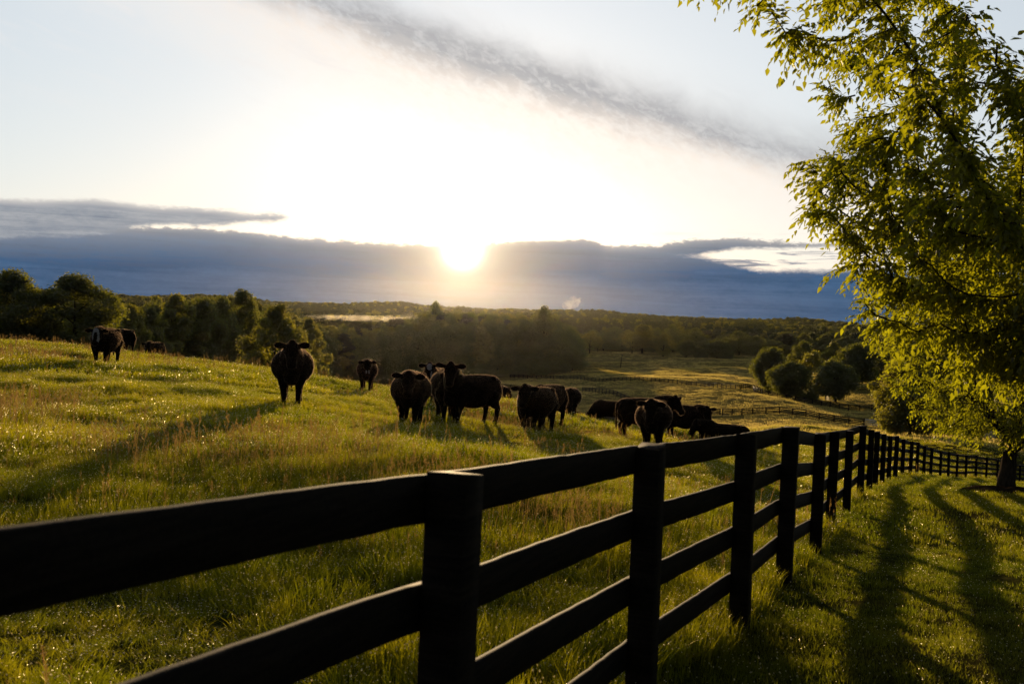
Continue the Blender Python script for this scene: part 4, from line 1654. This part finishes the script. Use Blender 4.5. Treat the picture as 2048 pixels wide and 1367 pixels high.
    # gentle irregularity of a living body
    nz = vnoise(co[:, 0] * 5 + seed * 3.1, co[:, 2] * 5 + co[:, 1] * 3, seed) * 0.007
    nr = np.empty(n * 3, np.float32)
    me.vertices.foreach_get('normal', nr)
    co = co + nr.reshape(-1, 3) * nz[:, None]
    me.vertices.foreach_set('co', co.astype(np.float32).ravel())
    wv = np.zeros(n, np.float32)
    if white:
        rel = co - poll
        a, b, c = rel @ fw, rel @ lt, rel @ upv
        nn = 0.02 * vnoise(a * 22, b * 22 + c * 9, seed + 40)
        front = c > -0.06
        if white in ('blaze', 'face', 'cheeks'):
            wv = np.maximum(wv, ((((b + nn) / (0.06 if white == 'blaze' else 0.10)) ** 2 + ((a - 0.06) / 0.13) ** 2 < 1) & (c > -0.02)).astype(np.float32))
            wv = np.maximum(wv, ((np.abs(b - 0.085) < 0.02 + nn) & (a > 0.22) & (a < 0.42) & (c > -0.09)).astype(np.float32) * 0.9)
        if white == 'cheeks':
            wv = np.maximum(wv, ((np.abs(np.abs(b) - 0.095) < 0.028 + nn * .5) & (a > 0.10) & (a < 0.36) & (c > -0.09)).astype(np.float32) * 0.9)
            wv *= ~((np.abs(b) < 0.05) & (a > 0.10))
        if white == 'nose':
            wv = np.maximum(wv, ((np.abs(np.abs(b) - 0.058) < 0.022) & (a > 0.36) & (a < 0.50) & (c > -0.03)).astype(np.float32))
        if white == 'belly':
            wv = np.maximum(wv, ((co[:, 2] < 0.62 + nn) & (co[:, 0] < 0.3) & (co[:, 0] > -0.5)).astype(np.float32))
    at = me.attributes.new('white', 'FLOAT', 'POINT')
    at.data.foreach_set('value', wv.astype(np.float32))
    me.materials.clear()
    p = place(px, py, d)
    x, y = p[0], p[1]
    z = gz(x, y) - sink
    body = obj(name, me, M_HIDE, None, (x, y, z))
    # yaw: 180 points at the camera position
    towards = math.atan2(-y, -x)
    body.rotation_euler = (0, 0, towards + R(yaw_deg - 180))
    body.scale = (scale,) * 3
    tag(body, label, 'cow', 'cattle grazing on the near meadow')
    obj('coat', coat(me, co, nr.reshape(-1, 3), wv, seed), M_COAT, body)
    for s in (1, -1):
        e = MB()
        e.ball(H(0.135, 0.157 * s, 0.012), (0.024, 0.016, 0.022), F, 10, 6)
        obj('eye', e.mesh('eye', True), M_EYE, body)
    if tag_side:
        s = tag_side
        e = MB()
        c = H(-0.03, 0.27 * s, -0.02) + np.array([0, 0, -0.085]) + fw * 0.045
        e.loft(np.array([ring(c + np.array([0, 0, k]), (0, 0, 1), lt, w, 0.004, n=8) for k, w in ((0.05, .012), (0.035, .018), (0.02, .030), (-0.045, .034), (-0.055, .028))]))
        obj('ear_tag', e.mesh('ear_tag'), M_TAG, body)
    return body


# px, row of the feet, depth; yaw 180 = facing the camera, 90/-90 in profile
make_cow('cow', 'dark cow with pale cheek stripes facing us, standing highest on the slope', 212, 728, 36.5, 160, 1.0, head_yaw=8, head_pitch=58, neck_up=0.4, white='cheeks', fat=1.05, seed=1)
make_cow('cow', 'half-hidden dark cow seen from behind just past the pale-cheeked cow', 250, 712, 56, 20, 0.98, pose='graze', seed=2)
make_cow('cow', 'small distant cow showing head and lit rump over the grass crest, at the upper end', 309, 716, 60, 150, 0.95, head_yaw=25, neck_up=0.3, seed=3, sink=0.25)
make_cow('cow', 'large lone black cow facing us squarely in front of the yellow-green tree', 583, 806, 24.6, 178, 1.03, head_yaw=2, head_pitch=52, neck_up=0.82, fat=1.16, seed=4, stance=0.03)
make_cow('cow', 'black cow with two white nose marks facing us at the far lip of the meadow', 733, 786, 43.5, 176, 1.0, head_yaw=10, head_pitch=62, neck_up=0.45, white='nose', fat=1.05, seed=5)
make_cow('cow', 'black cow facing us with head lowered to back height, just before the white-faced head', 820, 851, 24.9, 174, 1.0, head_yaw=6, head_pitch=52, neck_up=0.48, fat=1.16, seed=6, stance=0.05)
make_cow('cow', 'white-faced cow peering out from behind two black cows', 866, 812, 36.0, 170, 0.98, head_yaw=4, head_pitch=60, neck_up=0.95, white='face', seed=7)
make_cow('cow', 'black cow turned away with lit hip bones, overlapped by the ear-tagged cow', 893, 850, 26.6, 8, 1.0, pose='graze', fat=1.1, seed=8)
make_cow('cow', 'ear-tagged black cow standing in profile, head turned to us under the sun', 943, 853, 26.0, 130, 0.97, head_yaw=46, head_pitch=54, neck_up=1.3, tag_side=1, fat=1.05, seed=9, stance=0.06)
make_cow('cow', 'little dark rump showing over the crest behind the ear-tagged cow', 1006, 812, 57, 15, 0.9, pose='graze', seed=10)
make_cow('cow', 'black cow facing us with its flank stretching back to a second cow behind it', 1072, 866, 28.2, 156, 1.0, head_yaw=16, head_pitch=54, neck_up=0.65, fat=1.1, seed=11, stance=0.04)
make_cow('cow', 'dark cow standing hidden but for its rounded back behind the three-quarter turned cow', 1094, 850, 32.0, 150, 1.0, pose='graze', fat=1.08, seed=12)
make_cow('cow', 'stout short cow seen end-on with head down, between the pair and the low dark cows', 1140, 838, 45.0, 176, 0.97, pose='graze', fat=1.15, seed=13)
make_cow('cow', 'dim cow lying far down the slope with its head up', 1182, 836, 66, 100, 0.95, pose='lie', neck_up=0.9, seed=14)
make_cow('cow', 'black cow grazing in profile with its nose in the tall grass at the crest', 1222, 846, 46, 78, 1.0, pose='graze', seed=15, white='belly', sink=0.35)
make_cow('cow', 'black cow standing behind the nearest fence-side cow, tail end lit and head beyond it', 1283, 872, 32.5, -66, 1.0, head_yaw=-58, head_pitch=50, neck_up=0.6, fat=1.08, seed=16)
make_cow('cow', 'round-bellied cow facing us close above the top fence rail', 1305, 898, 28.3, 176, 1.02, head_yaw=-2, head_pitch=50, neck_up=0.6, fat=1.18, seed=17)
make_cow('cow', 'reddish-black cow standing side-on beside the round-bellied cow, looking along the fence', 1369, 881, 38.5, -126, 1.02, head_yaw=-30, head_pitch=50, neck_up=0.45, seed=18, stance=0.05)
make_cow('cow', 'black cow lying down by the fence with its rump to the valley', 1450, 877, 36.5, 80, 0.95, pose='lie', head_yaw=30, neck_up=0.5, head_pitch=55, fat=1.1, seed=19)
# ------------------------------------------------------------------ grass


def mat_blade(name, c1, c2, tan, t1, t2, tan_amt=0.5, scale=0.16, gloss=0.03):
    mt, nt, out = new_mat(name)
    geo = nt.nodes.new('ShaderNodeNewGeometry')
    info = nt.nodes.new('ShaderNodeObjectInfo')
    p = geo.outputs['Position']
    big = noise_node(nt, p, scale, 4, 0.6)
    sm = noise_node(nt, p, 2.2, 3, 0.6)
    rnd = S(nt, info.outputs['Random'])
    f = big * 0.6 + sm * 0.5 - 0.05
    g = mix_col(nt, f.step(0.35, 0.65), c1, c2)
    tanf = (big * 0.9 + rnd * 0.25).step(0.55, 0.85) * tan_amt
    g = mix_col(nt, tanf, g, tan)
    d = nt.nodes.new('ShaderNodeBsdfDiffuse')
    nt.links.new(g, d.inputs['Color'])
    t = nt.nodes.new('ShaderNodeBsdfTranslucent')
    tc = mix_col(nt, f.step(0.35, 0.65), t1, t2)
    nt.links.new(tc, t.inputs['Color'])
    mx = nt.nodes.new('ShaderNodeMixShader')
    mx.inputs[0].default_value = 0.5
    nt.links.new(d.outputs[0], mx.inputs[1])
    nt.links.new(t.outputs[0], mx.inputs[2])
    gl = nt.nodes.new('ShaderNodeBsdfGlossy')
    gl.inputs['Roughness'].default_value = 0.4
    gl.inputs['Color'].default_value = (1.0, 0.85, 0.5, 1)
    mg = nt.nodes.new('ShaderNodeMixShader')
    mg.inputs[0].default_value = gloss
    nt.links.new(mx.outputs[0], mg.inputs[1])
    nt.links.new(gl.outputs[0], mg.inputs[2])
    nt.links.new(mg.outputs[0], out.inputs['Surface'])
    return mt


M_BLADE = mat_blade('meadow_blade', (0.014, 0.024, 0.003), (0.032, 0.040, 0.004), (0.10, 0.060, 0.014), (0.25, 0.285, 0.004), (0.54, 0.47, 0.010), 0.35)
M_STALK = mat_blade('seed_stalk', (0.085, 0.052, 0.022), (0.11, 0.07, 0.03), (0.12, 0.07, 0.035), (0.28, 0.17, 0.05), (0.30, 0.19, 0.06))
M_LAWN = mat_blade('lawn_blade', (0.020, 0.034, 0.004), (0.040, 0.045, 0.006), (0.06, 0.045, 0.012), (0.18, 0.225, 0.006), (0.33, 0.32, 0.012), 0.25)


def mat_dew():
    mt, nt, out = new_mat('dew_drop')
    g = nt.nodes.new('ShaderNodeBsdfGlossy')
    g.inputs['Roughness'].default_value = 0.32
    g.inputs['Color'].default_value = (0.9, 0.85, 0.7, 1)
    t = nt.nodes.new('ShaderNodeBsdfTranslucent')
    t.inputs['Color'].default_value = (0.98, 0.90, 0.62, 1)
    mx = nt.nodes.new('ShaderNodeMixShader')
    mx.inputs[0].default_value = 0.6
    nt.links.new(g.outputs[0], mx.inputs[1])
    nt.links.new(t.outputs[0], mx.inputs[2])
    nt.links.new(mx.outputs[0], out.inputs['Surface'])
    return mt


M_DEW = mat_dew()


def clump(seed, n, rad, hmin, hmax, width, bend=0.5, dew=0, dew_r=0.004, stalks=0, stalk_h=0.5, segs=3, mats=None, spread=0.6):
    """A tuft of bent tapered blades (and seed stalks, dew drops) as one mesh, foot at the origin."""
    rng = np.random.default_rng(seed)
    a = rng.uniform(0, 2 * math.pi, n)
    r = rad * np.sqrt(rng.uniform(0, 1, n))
    b = np.stack([r * np.cos(a), r * np.sin(a), np.full(n, -0.02)], -1)
    h = rng.uniform(hmin, hmax, n)
    la = a + rng.normal(size=n) * 1.2
    lean = np.stack([np.cos(la), np.sin(la), np.zeros(n)], -1) * (h * bend * rng.uniform(0.2, 1.2, n))[:, None] * spread
    sa = rng.uniform(0, 2 * math.pi, n)
    side = np.stack([np.cos(sa), np.sin(sa), np.zeros(n)], -1)
    w = width * rng.uniform(0.6, 1.3, n)
    V, Q, T = [], [], []
    us = np.linspace(0, 1, segs + 1)
    rows = []
    for u in us[:-1]:
        c = b + np.array([0, 0, 1.0]) * (h * (u - 0.18 * u * u * bend))[:, None] + lean * (u ** 2)
        ww = (w * (1 - u ** 1.6) * 0.5)[:, None]
        rows += [c - side * ww, c + side * ww]
    tip = b + np.array([0, 0, 1.0]) * (h * (1 - 0.18 * bend))[:, None] + lean
    rows.append(tip)
    v = np.stack(rows, 1)                                  # n, 2*segs+1, 3
    k = 2 * segs + 1
    base = np.arange(n)[:, None] * k
    for s in range(segs - 1):
        Q.append(base + np.array([[2 * s, 2 * s + 1, 2 * s + 3, 2 * s + 2]]))
    T.append(base + np.array([[2 * segs - 2, 2 * segs - 1, 2 * segs]]))
    verts = [v.reshape(-1, 3)]
    nv = n * k
    nq = sum(len(q) for q in Q)
    quads, tris = list(Q), list(T)
    midx_q = [np.zeros(nq, int)]
    midx_t = [np.zeros(len(T[0]), int)]
    for s in range(stalks):
        aa, rr = rng.uniform(0, 6.28), rad * math.sqrt(rng.uniform(0, 1))
        p0 = np.array([rr * math.cos(aa), rr * math.sin(aa), 0])
        hh = stalk_h * rng.uniform(0.7, 1.15)
        ln = rng.normal(size=2) * 0.12 * hh
        top = p0 + np.array([ln[0], ln[1], hh])
        sd = np.array([math.cos(aa * 3), math.sin(aa * 3), 0]) * width * 0.28
        mid = p0 + (top - p0) * 0.55 + np.array([ln[0], ln[1], 0]) * -0.15
        verts.append(np.array([p0 - sd, p0 + sd, mid - sd, mid + sd, top - sd * 0.5, top + sd * 0.5]))
        quads.append(np.array([[0, 1, 3, 2], [2, 3, 5, 4]]) + nv)
        midx_q.append(np.ones(2, int))
        nv += 6
        # loose seed head of slender spikelets
        m = 14
        for i in range(m):
            u = 0.70 + 0.30 * i / m
            q0 = p0 + (top - p0) * u
            dv = np.array([rng.normal() * 0.6, rng.normal() * 0.6, 0.9]) * hh * 0.10 * (1.25 - (u - 0.7) / 0.3)
            s2 = np.array([rng.normal(), rng.normal(), 0])
            s2 = s2 / (np.linalg.norm(s2) + 1e-6) * width * 0.45
            verts.append(np.array([q0, q0 + dv * 0.6 - s2, q0 + dv, q0 + dv * 0.6 + s2]))
            quads.append(np.array([[0, 1, 2, 3]]) + nv)
            midx_q.append(np.ones(1, int))
            nv += 4
    for s in range(dew):
        i = rng.integers(0, n)
        u = rng.uniform(0.55, 1.0)
        c = b[i] + np.array([0, 0, 1.0]) * h[i] * (u - 0.18 * u * u * bend) + lean[i] * u ** 2
        r_ = dew_r * rng.uniform(0.6, 1.3)
        o = np.array([[1, 0, 0], [-1, 0, 0], [0, 1, 0], [0, -1, 0], [0, 0, 1], [0, 0, -1]]) * r_
        verts.append(c + o)
        tris.append(np.array([[0, 2, 4], [2, 1, 4], [1, 3, 4], [3, 0, 4], [2, 0, 5], [1, 2, 5], [3, 1, 5], [0, 3, 5]]) + nv)
        midx_t.append(np.full(8, 2))
        nv += 6
    me = mesh_np('tuft', np.concatenate(verts), [np.concatenate(quads), np.concatenate(tris)])
    for mm in mats:
        me.materials.append(mm)
    me.polygons.foreach_set('material_index', np.concatenate(midx_q + midx_t).astype(np.int32))
    return me


M_PASTURE = mat_blade('pasture_blade', (0.08, 0.072, 0.015), (0.15, 0.12, 0.035), (0.20, 0.145, 0.055), (0.66, 0.54, 0.10), (0.88, 0.68, 0.20), 0.5, scale=0.03)
MP = (M_PASTURE, M_STALK, M_DEW)
MM = (M_BLADE, M_STALK, M_DEW)
ML = (M_LAWN, M_STALK, M_DEW)
near_k = [(clump(300 + i, 110, 0.16, 0.05, 0.21, 0.0048, 0.9, dew=15, dew_r=0.0042, stalks=(0, 0, 1, 3)[i % 4], stalk_h=0.36, segs=4, mats=MM), 'meadow_tuft') for i in range(8)]
mid_k = [(clump(320 + i, 90, 0.24, 0.05, 0.20, 0.008, 0.8, dew=11, dew_r=0.0085, stalks=(0, 0, 1, 3)[i % 4], stalk_h=0.34, segs=3, mats=MM), 'meadow_tuft_mid') for i in range(8)]
far_k = [(clump(340 + i, 56, 0.40, 0.06, 0.21, 0.020, 0.7, dew=6, dew_r=0.016, stalks=(0, 0, 1, 4)[i % 4], stalk_h=0.34, segs=2, mats=MM), 'meadow_tuft_far') for i in range(6)]
lawn_k = [(clump(360 + i, 110, 0.14, 0.025, 0.07, 0.0036, 0.9, dew=3, dew_r=0.0036, segs=3, mats=ML), 'lawn_tuft') for i in range(6)]
lawn2_k = [(clump(370 + i, 70, 0.26, 0.04, 0.11, 0.008, 0.8, dew=2, dew_r=0.0075, segs=2, mats=ML), 'lawn_tuft_mid') for i in range(6)]
past_k = [(clump(380 + i, 60, 1.3, 0.08, 0.26, 0.05, 0.7, dew=0, stalks=(0, 2)[i % 2], stalk_h=0.35, segs=2, mats=MP), 'pasture_tuft') for i in range(6)]


def fence_side(x, y):
    """Positive on the lawn side of the near fence, in metres."""
    P = FENCE_XY
    best = np.full(len(x), 1e9)
    sgn = np.ones(len(x))
    ext = np.concatenate([[P[0] - (P[1] - P[0]) * 20], P, [P[-1] + (P[-1] - P[-2]) * 20]])
    for a, b in zip(ext[:-1], ext[1:]):
        e = b - a
        L2 = (e ** 2).sum()
        u = np.clip(((x - a[0]) * e[0] + (y - a[1]) * e[1]) / L2, 0, 1)
        dx, dy = x - (a[0] + e[0] * u), y - (a[1] + e[1] * u)
        dd_ = np.hypot(dx, dy)
        cr = (x - a[0]) * e[1] - (y - a[1]) * e[0]
        up = dd_ < best
        best = np.where(up, dd_, best)
        sgn = np.where(up, np.sign(cr), sgn)
    return best * sgn


def scatter_ring(rng, r0, r1, az0, az1, per_m2):
    area = 0.5 * (r1 ** 2 - r0 ** 2) * math.radians(az1 - az0)
    n = int(area * per_m2)
    r = np.sqrt(rng.uniform(r0 ** 2, r1 ** 2, n))
    a = np.radians(rng.uniform(az0, az1, n))
    return r * np.sin(a), r * np.cos(a)


def stuff_grass(name, label, x, y, kinds, smin, smax, seed, tall=None):
    rng = np.random.default_rng(seed)
    n = len(x)
    z = ground(x, y)
    s = rng.uniform(smin, smax, n)
    hgt = s * (tall(x, y) if tall else 1.0)
    idx = rng.integers(0, len(kinds), n)
    if name.startswith('meadow'):
        # seed stalks come in drifts
        drift = vnoise(x / 3.2, y / 3.2, 61) + 0.6 * vnoise(x / 9.0, y / 9.0, 62)
        idx = (idx // 4) * 4 + np.where(drift > 0.45, rng.integers(2, 4, n), np.where(drift > 0.0, rng.integers(0, 3, n), rng.integers(0, 2, n)))
        idx = np.minimum(idx, len(kinds) - 1)
    rot = np.stack([rng.normal(size=n) * 0.08, rng.normal(size=n) * 0.08, rng.uniform(0, 6.28, n)], -1)
    o = instancer(name, np.stack([x, y, z], -1), rot, np.stack([s, s, hgt], -1), idx, kinds)
    tag(o, label, kind='stuff')
    print(name, n)
    return o


def tallness(x, y):
    return np.clip(0.82 + 0.70 * vnoise(x / 1.7, y / 1.7, 51) + 0.45 * vnoise(x / 0.6, y / 0.6, 52), 0.35, 1.8)


rg = np.random.default_rng(99)
bx, by = [], []
for r0, r1, dens in ((0.8, 4, 60), (4, 8, 52), (8, 13, 40)):
    x, y = scatter_ring(rg, r0, r1, -42, 34, dens)
    m_ = fence_side(x, y) < -0.03
    bx.append(x[m_])
    by.append(y[m_])
stuff_grass('meadow_grass', 'dewy tall meadow grass close behind the board fence', np.concatenate(bx), np.concatenate(by), near_k, 0.75, 1.25, 1, tallness)
bx, by = [], []
for r0, r1, dens in ((13, 20, 26), (20, 32, 15)):
    x, y = scatter_ring(rg, r0, r1, -38, 34, dens)
    m_ = fence_side(x, y) < -0.05
    bx.append(x[m_])
    by.append(y[m_])
stuff_grass('meadow_grass', 'golden meadow grass around the feet of the cattle', np.concatenate(bx), np.concatenate(by), mid_k, 0.8, 1.3, 2, tallness)
bx, by = [], []
for r0, r1, dens in ((32, 50, 7.0), (50, 80, 3.5), (80, 150, 1.0)):
    x, y = scatter_ring(rg, r0, r1, -36, 34, dens)
    m_ = fence_side(x, y) < -0.05
    bx.append(x[m_])
    by.append(y[m_])
stuff_grass('meadow_grass', 'far meadow grass along the crest of the slope', np.concatenate(bx), np.concatenate(by), far_k, 0.8, 1.25, 3, tallness)
bx, by = [], []
for r0, r1, dens in ((3.0, 8, 62), (8, 14, 40)):
    x, y = scatter_ring(rg, r0, r1, -8, 42, dens)
    m_ = fence_side(x, y) > -0.02
    bx.append(x[m_])
    by.append(y[m_])
LX, LY = np.concatenate(bx), np.concatenate(by)
stuff_grass('lawn_grass', 'short mown lawn grass on the near side of the fence', LX, LY, lawn_k, 0.8, 1.35, 4, lambda a, b: np.clip(1.0 + 0.5 * vnoise(a / 0.7, b / 0.7, 71) + 0.7 * np.exp(-fence_side(a, b) / 0.10), 0.4, 3.0))
bx, by = [], []
for r0, r1, dens in ((14, 26, 20), (26, 50, 9), (50, 110, 2.5)):
    x, y = scatter_ring(rg, r0, r1, 6, 38, dens)
    m_ = (fence_side(x, y) > -0.02) & (np.hypot(x - TB[0], y - TB[1]) > 0.95)
    bx.append(x[m_])
    by.append(y[m_])
stuff_grass('lawn_grass', 'mown grass around the young tree', np.concatenate(bx), np.concatenate(by), lawn2_k, 0.8, 1.3, 5)
bx, by = [], []
for r0, r1, a0, a1, dens in ((150, 260, -5, 34, 0.30), (260, 480, -8, 30, 0.24), (480, 620, 0, 28, 0.16), (110, 150, 5, 34, 0.35)):
    x, y = scatter_ring(rg, r0, r1, a0, a1, dens)
    bx.append(x)
    by.append(y)
stuff_grass('pasture_grass', 'sunlit grass of the valley pasture', np.concatenate(bx), np.concatenate(by), past_k, 0.8, 1.4, 6, lambda a, b: np.clip(1.0 + 0.5 * vnoise(a / 9, b / 9, 81), 0.5, 1.6))
# ------------------------------------------------------------------ air
def box_mesh(name, lo, hi):
    mb = MB()
    x0, y0, z0 = lo
    x1, y1, z1 = hi
    mb.add([(x0, y0, z0), (x1, y0, z0), (x1, y1, z0), (x0, y1, z0), (x0, y0, z1), (x1, y0, z1), (x1, y1, z1), (x0, y1, z1)],
           [(0, 3, 2, 1), (4, 5, 6, 7), (0, 1, 5, 4), (1, 2, 6, 5), (2, 3, 7, 6), (3, 0, 4, 7)])
    return mb.mesh(name)


zmin = float(_v[:, 2].min()) - 1.0
mt, nt, out = new_mat('morning_haze')
pv = nt.nodes.new('ShaderNodeVolumePrincipled')
pv.inputs['Color'].default_value = (0.92, 0.90, 0.86, 1)
pv.inputs['Density'].default_value = 0.000005
pv.inputs['Anisotropy'].default_value = 0.88
nt.links.new(pv.outputs[0], out.inputs['Volume'])
hz = obj('haze', box_mesh('haze', (-2650, -2650, zmin), (2650, 2650, 62.0)), mt)
tag(hz, 'thin golden morning haze filling the valley', kind='stuff')


def puff(name, label, px, py, d, size, density, seed, col=(0.95, 0.95, 0.95), nscale=1.0, g=0.3, thr=(0.42, 0.62), lobes=None, kind=None, cat=None):
    """A cloudy body: a lumpy closed shell filled with uneven vapour."""
    p = place(px, py, d)
    rng = np.random.default_rng(seed)
    mb = MB()
    for c, r in lobes:
        mb.ball(np.array(c) * size, np.array(r) * size, None, 16, 10)
    me = mb.mesh(name)
    tmp = bpy.data.objects.new('tmp', me)
    COL.objects.link(tmp)
    md = tmp.modifiers.new('r', 'REMESH')
    md.mode = 'VOXEL'
    md.voxel_size = float(np.min(size)) * 0.09
    me2 = bpy.data.meshes.new_from_object(tmp.evaluated_get(bpy.context.evaluated_depsgraph_get()))
    bpy.data.objects.remove(tmp)
    me2.name = name
    me2.materials.clear()
    mt, nt, out = new_mat(name + '_vapour')
    tc = nt.nodes.new('ShaderNodeTexCoord')
    n = noise_node(nt, tc.outputs['Object'], nscale, 6, 0.62, 0.5)
    pv = nt.nodes.new('ShaderNodeVolumePrincipled')
    pv.inputs['Color'].default_value = tuple(col) + (1,)
    pv.inputs['Anisotropy'].default_value = g
    nt.links.new((n.step(*thr) * density).s, pv.inputs['Density'])
    nt.links.new(pv.outputs[0], out.inputs['Volume'])
    mt.cycles.volume_step_rate = 0.5
    o = obj(name, me2, mt, None, p)
    tag(o, label, cat, kind=kind)
    return o


puff('steam_plume', 'white plume of steam rising from beyond the wooded ridge', 1144, 604, 2100, np.array([24.0, 12.0, 20.0]), 0.04, 3, nscale=0.11, g=0.25, thr=(0.40, 0.62),
     lobes=[((-.35, 0, -.4), (.55, .8, .5)), ((.05, 0, -.2), (.6, .9, .55)), ((.35, 0, .1), (.45, .7, .4)), ((.1, .1, .4), (.35, .5, .3)), ((-.3, 0, .1), (.3, .4, .25)), ((.62, 0, .42), (.22, .3, .16))], cat='steam plume')
puff('mist', 'golden band of mist lying over the clearing beyond the wood', 728, 637, 770, np.array([36.0, 22.0, 3.4]), 0.006, 4, (1.0, 0.93, 0.8), nscale=0.09, g=0.75, thr=(0.42, 0.7),
     lobes=[((-.6, 0, 0), (.5, .8, .6)), ((0, 0, 0), (.7, 1, .8)), ((.6, 0, .1), (.5, .8, .7)), ((1.0, 0, .4), (.4, .5, .5)), ((-1.0, 0, -.2), (.4, .6, .5))], kind='stuff')
